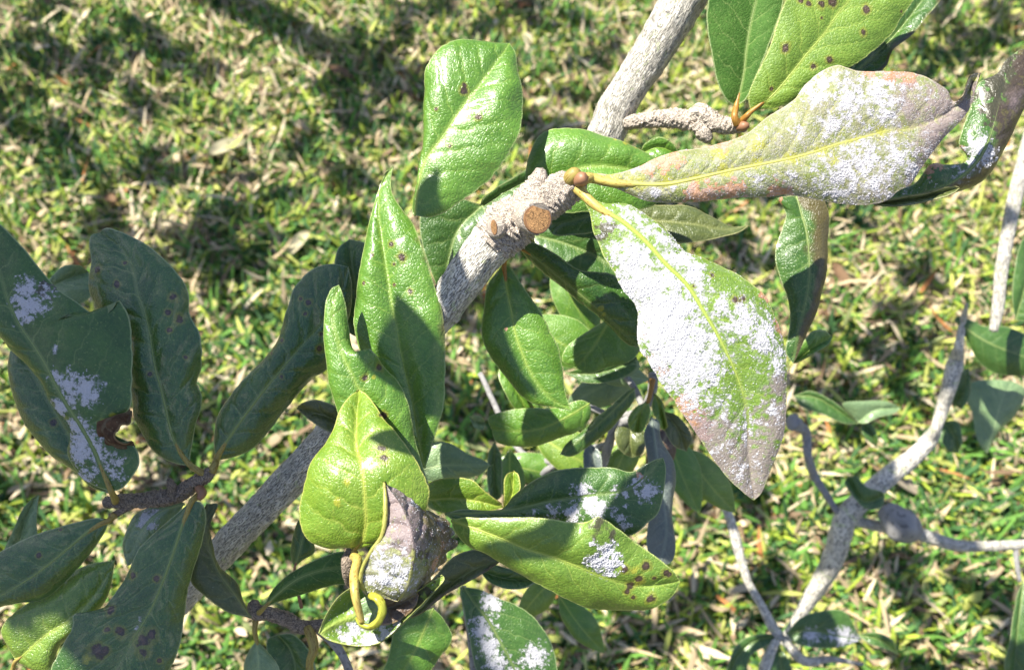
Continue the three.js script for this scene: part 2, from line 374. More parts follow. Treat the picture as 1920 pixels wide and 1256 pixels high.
// ---------------------------------------------------------------- bark
const barkPale = dataMap(512, 512, (u, v) => {
  const P = [Math.cos(u * 6.2832) * 3, Math.sin(u * 6.2832) * 3, v * 14];
  const a = fbm(P[0], P[1], P[2] * 0.6), st = noise(Math.cos(u * 6.2832) * 14, Math.sin(u * 6.2832) * 14, v * 9), sp = noise(Math.cos(u * 6.2832) * 26, Math.sin(u * 6.2832) * 26, v * 40);
  const cr = Math.abs(noise(Math.cos(u * 6.2832) * 16 + 3, Math.sin(u * 6.2832) * 16, v * 7));
  let k = 0.68 + 0.10 * a + 0.12 * st;
  const stain = fbm(Math.cos(u * 6.2832) * 1.4 + 20, Math.sin(u * 6.2832) * 1.4, v * 4), lich = fbm(Math.cos(u * 6.2832) * 4 + 40, Math.sin(u * 6.2832) * 4, v * 13);
  k *= 1 + 0.28 * stain;
  if (cr < 0.06) k *= 0.55;
  if (sp > 0.34) k *= 0.42;
  if (lich > 0.55) return [k * 0.88, k * 0.92, k * 0.62];
  return [k, k * 0.94, k * 0.82];
});
barkPale.repeat.set(1 / 0.04, 1 / 0.05);
const barkDark = dataMap(512, 512, (u, v) => {
  const a = fbm(Math.cos(u * 6.2832) * 4, Math.sin(u * 6.2832) * 4, v * 30), r = fbm(Math.cos(u * 6.2832) * 12, Math.sin(u * 6.2832) * 12 + 9, v * 60);
  const cr = Math.abs(noise(Math.cos(u * 6.2832) * 5 + 8, Math.sin(u * 6.2832) * 5, v * 22)), k = (0.26 + 0.10 * a + 0.14 * r) * (cr < 0.07 ? 0.5 : 1);
  return [k * 1.06, k * 0.84, k * 0.64];
});
barkDark.repeat.set(1 / 0.03, 1 / 0.03);
const barkGrey = dataMap(256, 256, (u, v) => {
  const a = fbm(Math.cos(u * 6.2832) * 3, Math.sin(u * 6.2832) * 3, v * 12), sp = noise(Math.cos(u * 6.2832) * 9, Math.sin(u * 6.2832) * 9, v * 34);
  const k = (0.30 + 0.09 * a) * (sp > 0.4 ? 0.6 : 1);
  return [k, k * 0.97, k * 0.95];
});
barkGrey.repeat.set(1 / 0.06, 1 / 0.06);
const barkMat = new THREE.MeshStandardMaterial({ map: barkPale, roughness: 0.85, bumpMap: barkPale, bumpScale: 0.0014 });
const twigMat = new THREE.MeshStandardMaterial({ map: barkDark, roughness: 0.9, bumpMap: barkDark, bumpScale: 0.0014 });
const barkTwig = dataMap(512, 512, (u, v) => {
  const a = fbm(Math.cos(u * 6.2832) * 4, Math.sin(u * 6.2832) * 4, v * 26), r = fbm(Math.cos(u * 6.2832) * 10, Math.sin(u * 6.2832) * 10 + 9, v * 70), cr = Math.abs(noise(Math.cos(u * 6.2832) * 5 + 8, Math.sin(u * 6.2832) * 5, v * 22)), k = (0.54 + 0.12 * a + 0.19 * r) * (cr < 0.06 ? 0.6 : 1);
  return [k * 1.02, k * 0.88, k * 0.74];
});
barkTwig.repeat.set(1 / 0.03, 1 / 0.03);
const twigPale = new THREE.MeshStandardMaterial({ map: barkTwig, roughness: 0.9, bumpMap: barkTwig, bumpScale: 0.0014 });
const greyMat = new THREE.MeshStandardMaterial({ map: barkGrey, roughness: 0.9, bumpMap: barkGrey, bumpScale: 0.0008 });
const budMat = new THREE.MeshPhysicalMaterial({ color: new THREE.Color().setRGB(0.30, 0.15, 0.08), roughness: 0.5 });
const smooth = (L, c, s, t, r) => 0.06 * r * noise(c * 1.2 + L * 60, s * 1.2, L * 90) + 0.035 * r * noise(c * 6, s * 6, L * 110);
const node = (L) => { let h = 0; for (const q of [0.013, 0.031, 0.052, 0.071, 0.094, 0.118, 0.139, 0.163, 0.19]) h = Math.max(h, Math.exp(-(((L - q) / 0.0016) ** 2))); return h; };
const ridgy = (L, c, s, t, r) => 0.07 * r * noise(c * 1.5, s * 1.5, L * 90) + 0.06 * r * noise(c * 7, s * 7, L * 130) + 0.05 * r * noise(c * 12, s * 12, L * 300) + 0.03 * r * noise(c * 18, s * 18, L * 1200) + 0.10 * r * node(L + 0.002 * noise(c, s, L * 40)) * (0.4 + 0.6 * noise(c * 2 + 5, s * 2, L * 60));
const ringy = (L, c, s, t, r) => 0.055 * r * Math.sin(L * 3400 + 4 * noise(c * 1.6, s * 1.6, L * 150)) * (0.5 + 0.5 * noise(c * 2, s * 2, L * 240)) + 0.16 * r * noise(c * 1.6, s * 1.6, L * 260) + 0.15 * r * noise(c * 3.5, s * 3.5, L * 900) + 0.10 * r * noise(c * 7, s * 7, L * 1900);
// points [x, y, distance, radius in photograph pixels]
function stem(parent, name, list, mat, wrinkle, opt = {}) {
  const pts = list.map(([x, y, d]) => at(x, y, d)), rad = list.map(([, , d, r]) => (r * d) / FPX);
  return part(parent, name, limb(pts, rad, { n: 60, m: 22, wrinkle, ru: rad[0], ...opt }), mat, pts[0], opt.label ? { label: opt.label } : null);
}

// ---------------------------------------------------------------- ground and lawn
{
  const soil = dataMap(512, 512, (u, v) => { const a = fbm(u * 20, v * 20, 3), b = fbm(u * 60, v * 60, 8); const k = 0.5 + 0.5 * a; return [0.06 + 0.05 * k + 0.03 * b, 0.055 + 0.045 * k + 0.03 * b, 0.03 + 0.015 * k + 0.015 * b]; });
  soil.repeat.set(600, 600);
  const g = new THREE.PlaneGeometry(240, 240); g.rotateX(-Math.PI / 2);
  const m = new THREE.Mesh(g, new THREE.MeshStandardMaterial({ map: soil, roughness: 1 }));
  m.name = 'ground'; m.receiveShadow = true; m.userData.kind = 'structure';
  scene.add(m);
}
function bladeGeo(len, wid, bend, fold, seg = 5) {
  const pos = [], idx = [];
  let y = 0, z = 0, a = 0;
  for (let i = 0; i <= seg; i++) {
    const t = i / seg, w = wid * 0.5 * (t < 0.75 ? lerp(0.85, 1, t) : Math.sqrt(Math.max(0.02, 1 - ((t - 0.75) / 0.25) ** 2)));
    pos.push(-w, y, z + fold * w, 0, y, z, w, y, z + fold * w);
    a = bend * t; y += (len / seg) * Math.cos(a); z += (len / seg) * Math.sin(a);
  }
  for (let i = 0; i < seg; i++) for (const k of [0, 1]) { const p = i * 3 + k; idx.push(p, p + 1, p + 3, p + 1, p + 4, p + 3); }
  const g = new THREE.BufferGeometry();
  g.setAttribute('position', new THREE.Float32BufferAttribute(pos, 3));
  g.setIndex(idx); g.computeVertexNormals();
  return g;
}
function scatter(name, label, kinds, total, colour, pose) {
  const root = new THREE.Group(); root.name = name; root.userData = { label, kind: 'stuff' };
  scene.add(root);
  const q = new THREE.Quaternion(), e = new THREE.Euler(), m = new THREE.Matrix4(), c = new THREE.Color();
  kinds.forEach(([part2, geo], ki) => {
    const n = Math.round(total / kinds.length), im = new THREE.InstancedMesh(geo, new THREE.MeshStandardMaterial({ roughness: 0.75, side: THREE.DoubleSide }), n);
    im.name = part2; im.castShadow = im.receiveShadow = true;
    for (let i = 0; i < n; i++) {
      const near = rnd() < 0.8, x = near ? rr(-0.85, 0.85) : rr(-1.7, 1.7), z = near ? rr(-1.85, -0.2) : rr(-2.9, 0.5);
      const P = pose(x, z, ki);
      const dd = dry(x, z), thin = rnd();
      if (name === 'grass' ? thin < 0.75 * sstep(0.5, 1.3, dd) : thin < 0.8 * sstep(0.55, -0.2, dd)) P.s *= 0.4;
      e.set(P.tilt, P.yaw, P.roll, 'YXZ'); q.setFromEuler(e);
      m.compose(V(x, P.y, z), q, V(P.s * P.w, P.s, P.s));
      im.setMatrixAt(i, m);
      const k = colour(x, z); c.setRGB(k[0], k[1], k[2]); im.setColorAt(i, c);
    }
    root.add(im);
  });
}
const dry = (x, z) => 0.5 + 1.1 * noise(x * 5, 3, z * 5) + 0.8 * noise(x * 13, 9, z * 13);
scatter('dry_thatch', 'pale straw and dead clippings lying between the grass blades of the lawn',
  [['clipping', bladeGeo(0.038, 0.0038, 0.5, 0.3, 3)], ['clipping', bladeGeo(0.02, 0.0062, 0.9, 0.4, 3)], ['clipping', bladeGeo(0.03, 0.0035, -0.5, 0.5, 3)]], 88000,
  (x, z) => { const k = rnd(), f = 0.65 + 0.5 * rnd(); return k < 0.40 ? [0.46 * f, 0.355 * f, 0.21 * f] : k < 0.64 ? [0.62 * f, 0.52 * f, 0.35 * f] : k < 0.87 ? [0.42 * f, 0.45 * f, 0.10 * f] : k < 0.985 ? [0.20 * f, 0.13 * f, 0.07 * f] : [0.42 * f, 0.17 * f, 0.05 * f]; },
  (x, z) => ({ tilt: rr(0.7, 1.7), yaw: rr(0, 6.283), roll: rr(-0.5, 0.5), y: 0.003 + 0.026 * rnd() * rnd(), s: rr(0.6, 1.5), w: rr(0.6, 1.4) }));
scatter('grass', 'short green and yellow green lawn grass seen from above',
  [['blade', bladeGeo(0.036, 0.0036, 0.9, 0.35)], ['blade', bladeGeo(0.03, 0.0045, 1.3, 0.25)], ['blade', bladeGeo(0.044, 0.0031, 0.6, 0.4)], ['blade', bladeGeo(0.026, 0.0040, 0.4, 0.3)]], 165000,
  (x, z) => { const k = rnd(), f = 0.7 + 0.55 * rnd(), dd = dry(x, z); return k < 0.36 - 0.15 * dd ? [0.046 * f, 0.125 * f, 0.034 * f] : k < 0.76 - 0.12 * dd ? [0.108 * f, 0.245 * f, 0.036 * f] : k < 0.93 ? [0.28 * f, 0.36 * f, 0.035 * f] : [0.32 * f, 0.36 * f, 0.14 * f]; },
  (x, z) => ({ tilt: rr(-0.1, 1.15), yaw: rr(0, 6.283), roll: rr(-0.25, 0.25), y: 0.001, s: rr(0.7, 1.5) * (0.85 + 0.3 * noise(x * 9, 1, z * 9)), w: rr(0.7, 1.35) }));

// ---------------------------------------------------------------- 1. main pruned branch with the two whitened leaves
{
  const b = thing('magnolia_branch', 'pruned grey branch with orange cut stub carrying two leaves crusted in white scale', 'branch', at(350, 1110, 0.415));
  stem(b, 'stem', [[330, 1135, 0.42, 24], [420, 1030, 0.40, 29], [520, 925, 0.388, 31], [640, 795, 0.372, 31], [760, 660, 0.357, 32], [855, 545, 0.345, 36], [905, 475, 0.34, 40], [945, 432, 0.338, 46], [965, 414, 0.337, 44]], barkMat, ridgy, { n: 260, m: 56 });
  stem(b, 'twig', [[925, 452, 0.338, 40], [955, 424, 0.336, 50], [985, 402, 0.334, 40], [1020, 380, 0.331, 36], [1052, 358, 0.328, 33], [1080, 345, 0.326, 26], [1092, 340, 0.325, 17]], twigPale, ringy, { n: 320, m: 64, cap: 0.7, label: 'wrinkled end of the branch around the cut stub' });
  const stub = stem(b, 'cut_stub', [[975, 400, 0.336, 30], [992, 404, 0.329, 31], [1003, 408, 0.3235, 32], [1007, 410, 0.3215, 30]], twigPale, (L, c, s, t, r) => 0.06 * r * noise(c * 2, s * 2, L * 300), { n: 24, m: 30, cap: 0.02, label: 'round stub sawn off flat' });
  const faceTex = dataMap(256, 256, (u, v) => {
    const x = u - 0.5, y = v - 0.5, r = Math.hypot(x, y) * 2, n = fbm(x * 9, y * 9, 4), f = fbm(x * 26, y * 26, 1);
    const ring = 0.5 + 0.5 * Math.sin(r * 22 + 2.5 * n);
    const ang = Math.atan2(y, x), ck = Math.abs(noise(Math.cos(ang) * 5, Math.sin(ang) * 5, r * 0.8 + 7)), k = (0.80 + 0.22 * n + 0.34 * f - 0.07 * ring) * (ck < 0.05 && r > 0.15 ? 0.5 : 1), e = sstep(0.76, 0.97, r + 0.14 * n);
    return [lerp(0.62 * k, 0.26, e), lerp(0.34 * k, 0.13, e), lerp(0.14 * k, 0.06, e)];
  });
  const faceMat = new THREE.MeshStandardMaterial({ map: faceTex, roughness: 0.85, bumpMap: faceTex, bumpScale: 0.0006 });
  const face = (x, y, d, dx, dy, dz, rp, sx = 1) => {
    const g = new THREE.CylinderGeometry(1, 1.04, 0.12, 36, 1), r = (rp * d) / FPX, n = RIGHT.clone().multiplyScalar(dx).addScaledVector(UPV, dy).addScaledVector(FWD, -dz).normalize();
    const q = new THREE.Quaternion().setFromUnitVectors(V(0, 1, 0), n);
    g.scale(r * sx, r, r); g.applyQuaternion(q); const p = at(x, y, d); g.translate(p.x, p.y, p.z);
    return g;
  };
  part(stub, 'cut_face', face(1008, 410, 0.3212, 0.35, -0.12, 0.93, 27), faceMat, null, { label: 'flat orange sawn wood' });
  const scar = stem(b, 'cut_stub', [[940, 430, 0.334, 20], [930, 427, 0.3275, 20], [927, 426, 0.326, 17]], twigPale, null, { n: 10, m: 20, cap: 0.02 });
  part(scar, 'cut_face', face(926, 426, 0.3256, -0.3, -0.1, 0.9, 14, 0.42), faceMat, null, null);
  stem(b, 'spur', [[975, 398, 0.338, 20], [985, 380, 0.334, 26], [1000, 358, 0.331, 24], [1010, 336, 0.33, 19], [1016, 318, 0.33, 10]], twigPale, ringy, { n: 60, m: 26 });
  stem(b, 'spur', [[950, 418, 0.337, 14], [962, 396, 0.335, 15], [972, 380, 0.334, 9]], twigPale, ringy, { n: 30, m: 18 });
  stem(b, 'bud', [[1068, 345, 0.326, 12], [1072, 332, 0.322, 15], [1080, 324, 0.321, 13], [1086, 320, 0.321, 7]], petMat, null, { n: 24, m: 20 });
  stem(b, 'bud', [[1084, 340, 0.322, 11], [1093, 335, 0.3185, 14], [1100, 333, 0.318, 10]], budMat, (L, c, s, t, r) => 0.1 * r * noise(c * 2, s * 2, L * 400), { n: 20, m: 18 });

  leaf(b, { label: 'broad leaf half covered in white scale crust, hanging below the cut stub', d: 0.322, pal: 'young', tex: [1024, 512], nu: 120, nv: 48, h: [0, 7, -4], e: [-4, -6], bulge: 2.2, rib: 1.5, thick: 0.6, dens: 1.8, flecks: 0.09, rough: 0.55, coat: 0.05,
    M: [[1094, 364], [1106, 378], [1128, 392], [1168, 416], [1212, 454], [1249, 495], [1290, 536], [1320, 584], [1347, 630], [1369, 674], [1386, 715], [1401, 772], [1403, 844], [1414, 938]],
    L: [[1095, 376], [1106, 400], [1112, 435], [1122, 456], [1133, 484], [1149, 506], [1168, 544], [1192, 573], [1195, 605], [1195, 637], [1200, 657], [1215, 677], [1238, 717], [1266, 755], [1301, 806], [1346, 872], [1372, 904], [1405, 932]],
    R: [[1108, 366], [1120, 376], [1134, 381], [1176, 383], [1196, 392], [1228, 414], [1256, 437], [1290, 471], [1331, 487], [1371, 506], [1404, 527], [1439, 557], [1458, 598], [1469, 630], [1475, 686], [1474, 758], [1470, 815], [1455, 858], [1444, 887], [1428, 925]],
    pet: [[1080, 350, 0.325], [1088, 357, 0.3225]], petR: 2.0, petMat: petYellow,
    crust: [[1140, 408, 26, .6], [1190, 415, 36, .75], [1225, 440, 34, .75], [1255, 465, 34, .85], [1295, 512, 32, .95], [1275, 492, 34, .9], [1190, 490, 44, 1], [1215, 540, 56, 1.1], [1245, 590, 62, 1.2], [1275, 640, 58, 1.2], [1300, 680, 50, 1.1], [1240, 660, 44, 1], [1265, 700, 46, .95], [1300, 740, 52, .7], [1350, 580, 26, .85], [1390, 602, 36, .95], [1425, 630, 36, .9], [1455, 680, 36, .8], [1345, 760, 50, .5], [1400, 800, 56, .42], [1390, 880, 50, .45], [1440, 770, 46, .45], [1350, 840, 40, .4], [1130, 432, 26, .3]],
    tan: [[1203, 625, 20], [1225, 668, 25], [1245, 690, 20], [1285, 760, 34], [1300, 790, 34], [1310, 815, 22], [1440, 560, 17], [1462, 612, 17]],
    dark: [[1135, 428, 22], [1378, 566, 10]], mauve: [[1330, 810, 62], [1400, 870, 90], [1460, 720, 36, .9], [1455, 790, 60], [1350, 860, 70], [1410, 920, 50]], spots: [[1330, 518, 5], [1300, 540, 4], [1372, 562, 6], [1388, 560, 5]],
    dust: 0.12 });

  leaf(b, { label: 'large leaf greyed all over with white scale and tan patches, pointing right', d: 0.326, pal: 'grey', tex: [1024, 512], nu: 120, nv: 48, h: [0, 5, -2], e: [-3, -4], bulge: 2, rib: 1.5, thick: 0.6, dens: 1.9, dull: 1, flecks: 0.16, rough: 0.6, coat: 0.0,
    M: [[1110, 334], [1141, 342], [1195, 345], [1249, 345], [1298, 336], [1358, 322], [1412, 311], [1472, 299], [1520, 287], [1567, 271], [1615, 258], [1663, 245], [1711, 239], [1758, 222], [1800, 193], [1836, 137, 4]],
    L: [[1120, 325], [1141, 327], [1168, 322], [1201, 311], [1226, 298], [1271, 283], [1328, 273], [1399, 250], [1442, 217], [1488, 188], [1513, 155], [1545, 131], [1575, 122], [1606, 133], [1663, 134], [1720, 137], [1758, 156], [1778, 170], [1788, 190], [1806, 182, 4], [1822, 142, 5]],
    R: [[1116, 344], [1155, 354], [1187, 368], [1217, 378], [1263, 381], [1331, 376], [1385, 370], [1439, 369], [1472, 366], [1529, 374], [1567, 382], [1618, 385], [1663, 376], [1682, 360], [1711, 344], [1727, 318], [1752, 283], [1774, 255], [1800, 229], [1819, 204], [1832, 159, 4]],
    pet: [[1088, 338, 0.324], [1100, 334, 0.3245]], petR: 2.0, petMat: petYellow,
    crust: [[1190, 322, 16, 0.64], [1230, 362, 18, 0.56], [1262, 352, 20, 0.44], [1330, 330, 30, 0.24], [1420, 330, 50, 0.32], [1440, 260, 50, 0.28], [1540, 170, 46, 0.76], [1590, 190, 52, 0.76], [1640, 180, 50, 0.76], [1660, 210, 44, 0.72], [1560, 235, 46, 0.64], [1500, 245, 40, 0.48], [1620, 300, 55, 0.8], [1680, 300, 50, 0.76], [1580, 330, 55, 0.76], [1640, 345, 46, 0.76], [1530, 335, 44, 0.56], [1480, 330, 40, 0.44], [1720, 180, 44, 0.32], [1730, 270, 40, 0.4], [1700, 320, 36, 0.64], [1200, 370, 14, 0.56], [1290, 370, 24, 0.24]],
    yell: [[1150, 338, 22], [1195, 340, 24], [1245, 340, 20], [1300, 332, 20], [1360, 320, 18], [1420, 308, 18], [1480, 296, 18], [1540, 280, 18], [1600, 262, 16], [1350, 290, 20], [1420, 270, 22], [1560, 300, 18], [1650, 250, 16]], tan: [[1215, 310, 23], [1240, 305, 23], [1262, 298, 20], [1350, 265, 20], [1300, 365, 23], [1330, 362, 29], [1370, 358, 26], [1450, 360, 23], [1630, 140, 17], [1665, 142, 20], [1700, 144, 20], [1480, 365, 20]],
    dark: [[1822, 165, 16]], mauve: [[1770, 200, 60], [1750, 270, 60], [1700, 200, 60, .6], [1720, 330, 40], [1810, 200, 40], [1640, 360, 50, .5]], dust: 0.3 });

  leaf(b, { label: 'upright rounded glossy green leaf behind the cut stub with two dark specks', d: 0.337, pal: 'bright', tex: [640, 448], nu: 100, nv: 44, h: [4, 4, -6], e: [-5, -1], bulge: 3.0, wave: 1.8, quilt: 0.4, bump: 0.00013, rough: 0.34,
    M: [[777, 404], [786, 340], [797, 302], [829, 257], [850, 225], [872, 193], [906, 150], [941, 101], [955, 80]],
    L: [[773, 398], [780, 358], [790, 295], [795, 257], [799, 193], [796, 139], [811, 109], [829, 88], [860, 76], [898, 74], [935, 79]],
    R: [[805, 408], [831, 400], [882, 366], [920, 336], [955, 288], [975, 246], [981, 206], [979, 167], [971, 134], [967, 98]],
    spots: [[872, 173, 7], [870, 165, 4], [895, 222, 6], [846, 275, 4], [826, 210, 3]], ribEnd: 0.97 });

  leaf(b, { label: 'green leaf tucked behind the stub and under the two whitened leaves', d: 0.347, pal: 'bright', tex: [512, 256], h: [-4, 0, -4], e: [-3, 1], bulge: 3, wave: 1.2,
    M: [[984, 343], [1040, 330], [1107, 312], [1180, 318], [1262, 345]],
    L: [[990, 300], [1010, 253], [1033, 241], [1084, 240], [1148, 257], [1186, 272], [1228, 296]],
    R: [[1000, 372], [1050, 398], [1134, 396], [1190, 396], [1235, 380]], yell: [[1170, 270, 7], [1190, 272, 5], [1155, 262, 4]] });
  leaf(b, { d: 0.374, pal: 'bright', share: 'b', h: [0, 1, 0], M: [[1200, 290], [1232, 275], [1275, 290]], L: [[1208, 270], [1236, 256], [1262, 268]], R: [[1215, 300], [1240, 300], [1262, 300]] });
  leaf(b, { label: 'dark olive leaf hidden under the grey leaf', d: 0.385, pal: 'olive', share: 'c', h: [0, 3, 0], e: [-3, 2], M: [[1130, 405], [1210, 412], [1300, 420], [1360, 430], [1406, 422]], L: [[1150, 380], [1236, 385], [1295, 387], [1331, 403], [1371, 424]], R: [[1160, 440], [1225, 452], [1285, 456], [1331, 450], [1385, 436]] });
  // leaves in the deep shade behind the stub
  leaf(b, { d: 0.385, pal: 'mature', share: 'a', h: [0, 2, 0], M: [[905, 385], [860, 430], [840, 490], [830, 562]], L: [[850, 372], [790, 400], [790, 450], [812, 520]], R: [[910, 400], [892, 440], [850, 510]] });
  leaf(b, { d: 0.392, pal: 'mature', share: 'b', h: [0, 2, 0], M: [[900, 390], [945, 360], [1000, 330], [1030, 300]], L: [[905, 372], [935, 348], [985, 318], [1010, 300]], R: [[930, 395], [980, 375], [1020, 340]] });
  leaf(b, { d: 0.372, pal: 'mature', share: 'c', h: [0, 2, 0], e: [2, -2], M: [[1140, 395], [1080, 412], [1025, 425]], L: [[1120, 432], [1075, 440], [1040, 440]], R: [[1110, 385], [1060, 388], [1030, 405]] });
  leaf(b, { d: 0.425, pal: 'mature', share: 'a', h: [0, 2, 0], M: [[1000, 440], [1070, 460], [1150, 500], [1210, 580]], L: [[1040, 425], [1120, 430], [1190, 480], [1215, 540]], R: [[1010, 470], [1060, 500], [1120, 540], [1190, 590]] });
  leaf(b, { label: 'leaf hanging from the branch, dark on one half and bright green on the other', d: 0.354, pal: 'bright', tex: [512, 256], h: [0, 1, 0], e: [-3, -1], bulge: 2, wave: 0.7, rib: 0.9,
    M: [[945, 496], [950, 540], [957, 575], [966, 624], [979, 662], [996, 700], [1028, 743], [1072, 770]],
    L: [[935, 506], [914, 535], [906, 586], [902, 611], [907, 644], [927, 682], [948, 708], [973, 738], [999, 756], [1030, 762]],
    R: [[956, 500], [973, 525], [997, 560], [1019, 593], [1034, 624], [1047, 649], [1055, 687], [1060, 733], [1068, 760]],
    rough: 0.36, pet: [[958, 462, 0.342], [948, 478, 0.350]], petR: 1.1, petMat: petOrange, tan: [[951, 615, 4]] });
  leaf(b, { label: 'glossy leaf folded lengthwise in the shade between the stub and the white leaf', d: 0.378, pal: 'mature', tex: [384, 192], h: [0, 3, 0], e: [3, -6], bulge: 1.5, rough: 0.25,
    M: [[974, 465], [1000, 481], [1048, 520], [1100, 562], [1150, 605], [1196, 650]],
    L: [[990, 452], [1035, 471], [1086, 505], [1150, 515], [1195, 575], [1202, 625]],
    R: [[986, 480], [1030, 522], [1075, 555], [1109, 580], [1141, 612], [1180, 648]],
    pet: [[962, 455, 0.345], [968, 460, 0.36]], petR: 0.9, petMat: petOrange, yell: [[1128, 580, 8], [1134, 588, 6]] });
}
// ---------------------------------------------------------------- 2. upper branch, top right
{
  const b = thing('magnolia_branch', 'pale bare limb entering at the top edge with a knobbly side twig and spotted leaf', 'branch', at(1310, -60, 0.385));
  stem(b, 'stem', [[1340, -110, 0.375, 42], [1284, -5, 0.38, 42], [1238, 75, 0.384, 37], [1192, 145, 0.388, 34], [1160, 195, 0.39, 34], [1142, 240, 0.393, 35], [1095, 330, 0.405, 34], [1040, 420, 0.43, 32]], barkMat, ridgy, { n: 160, m: 44 });
  stem(b, 'spur', [[1262, 22, 0.384, 14], [1250, 12, 0.38, 15], [1243, 8, 0.377, 8]], barkMat, ringy, { n: 24, m: 16 });
  stem(b, 'spur', [[1240, 60, 0.384, 12], [1232, 38, 0.382, 5]], barkMat, null, { n: 12, m: 12 });
  stem(b, 'twig', [[1165, 232, 0.39, 12], [1190, 228, 0.385, 13], [1218, 224, 0.382, 15], [1264, 222, 0.379, 18], [1305, 224, 0.376, 19], [1312, 216, 0.374, 21], [1345, 232, 0.372, 17], [1378, 236, 0.37, 15], [1400, 238, 0.368, 9]], twigPale, ringy, { n: 320, m: 48, label: 'knobbly ringed side twig' });
  stem(b, 'spur', [[1310, 232, 0.374, 16], [1322, 252, 0.373, 15], [1330, 264, 0.373, 8]], twigPale, ringy, { n: 24, m: 18 });
  stem(b, 'bud', [[1385, 237, 0.367, 9], [1397, 236, 0.365, 9], [1404, 234, 0.365, 5]], budMat, null, { n: 14, m: 14 });
  leaf(b, { label: 'plain dark green leaf standing up to the top edge', d: 0.366, pal: 'mature', tex: [512, 320], h: [0, 2, 2], e: [3, 3], bulge: 1, rough: 0.75, coat: 0, spec: 0.4,
    M: [[1381, 199], [1394, 143], [1401, 84], [1409, 38], [1418, 0], [1424, -50], [1428, -110]],
    L: [[1363, 188], [1345, 153], [1335, 102], [1328, 64], [1325, 25], [1328, 0], [1345, -60], [1395, -105]],
    R: [[1399, 186], [1417, 148], [1437, 102], [1455, 51], [1470, 0], [1470, -50], [1450, -95]],
    pet: [[1383, 232, 0.366], [1378, 220, 0.3645]], petR: 1.3, petMat: petOrange });
  leaf(b, { label: 'yellow green leaf with round black spots at the top edge', d: 0.364, pal: 'young', tex: [640, 384], h: [0, 3, 4], e: [2, -2], bulge: 1.5, rough: 0.5, coat: 0.05,
    M: [[1408, 210], [1427, 196], [1440, 187], [1472, 153], [1510, 105], [1545, 64], [1574, 22], [1593, 0], [1630, -50], [1680, -110]],
    L: [[1404, 178], [1417, 143], [1442, 92], [1457, 46], [1473, 0], [1500, -50], [1570, -105]],
    R: [[1428, 205], [1450, 204], [1520, 172], [1593, 128], [1644, 92], [1676, 61], [1695, 29], [1714, 0], [1735, -40], [1725, -95]],
    pet: [[1392, 226, 0.367], [1402, 216, 0.364]], petR: 1.1, petMat: petOrange,
    spots: [[1473, 91, 8], [1513, 6, 6], [1535, 8, 8], [1560, 8, 9], [1622, 16, 8], [1616, 64, 6], [1527, 124, 6], [1552, 112, 6], [1500, 2, 5], [1448, 164, 4], [1536, 36, 3], [1690, 20, 2.5]] });
  leaf(b, { label: 'dark bluish leaf with a brown rim behind the spotted leaf', d: 0.392, pal: 'mature', tex: [256, 128], rough: 0.3, h: [0, 2, 0], e: [0, 4], brownSide: [1, 0.75],
    M: [[1570, 160], [1640, 105], [1700, 40], [1770, -60]], L: [[1590, 120], [1650, 65], [1690, 10], [1730, -40]], R: [[1606, 158], [1663, 124], [1676, 95], [1711, 64], [1746, 22], [1768, -5], [1790, -40]] });
  leaf(b, { label: 'curled leaf on the right, blue green above and browned with white scale below', d: 0.348, pal: 'mature', tex: [640, 320], nu: 100, nv: 36, h: [-2, 4, -4], e: [-4, -7], bulge: 1.5, rough: 0.32, coat: 0.4, rib: 0.5, brownSide: [1, -0.1], dens: 1.5,
    M: [[1630, 372], [1730, 365], [1790, 340], [1832, 305], [1858, 255], [1872, 205], [1888, 150], [1910, 95]],
    L: [[1640, 360], [1714, 346], [1746, 308, 2], [1774, 309], [1809, 304, 3], [1813, 293], [1799, 271], [1806, 239], [1819, 204], [1835, 156], [1870, 138], [1887, 112]],
    R: [[1640, 384], [1727, 377], [1784, 364], [1848, 335], [1886, 281], [1906, 236], [1928, 180], [1940, 115], [1922, 92]],
    crust: [[1836, 275, 24, .9], [1850, 290, 22, .9], [1825, 305, 18, .7], [1800, 325, 26, .5], [1750, 350, 22, .4], [1700, 372, 26, .7]], tan: [[1755, 312, 14], [1740, 322, 10], [1802, 285, 10]], dark: [[1885, 160, 62], [1905, 120, 40], [1885, 260, 40], [1870, 205, 34]], mauve: [[1898, 190, 24, .3]] });
  leaf(b, { label: 'thin dark strip of leaf lying under the right end of the grey leaf', name: 'leaf', d: 0.34, pal: 'olive', share: 'e', h: [0, 1, 0], M: [[1640, 380], [1720, 372], [1800, 352]], L: [[1660, 376], [1730, 362], [1780, 350]], R: [[1660, 386], [1720, 382], [1790, 362]] });
  leaf(b, { label: 'hanging leaf, teal on one half and brown on the other, with a curled base', d: 0.372, pal: 'mature', tex: [512, 256], h: [-2, 3, -2], e: [-3, -3], rough: 0.34, brownSide: [1, 0.02],
    M: [[1494, 366], [1503, 400], [1513, 436], [1518, 482], [1517, 536], [1509, 577], [1498, 625], [1488, 682]],
    L: [[1458, 372, 2], [1466, 384], [1474, 403], [1466, 430], [1454, 473], [1458, 506], [1477, 557], [1482, 596], [1478, 631], [1473, 660]],
    R: [[1540, 372], [1554, 392], [1556, 441], [1552, 495], [1546, 536], [1535, 577], [1521, 612], [1503, 652]], tan: [[1460, 378, 10]] });
  leaf(b, { d: 0.40, pal: 'bright', share: 'b', h: [0, 2, 0], M: [[1490, 680], [1525, 652], [1562, 632]], L: [[1500, 650], [1525, 622], [1548, 620]], R: [[1500, 678], [1530, 660], [1552, 645]] });
}
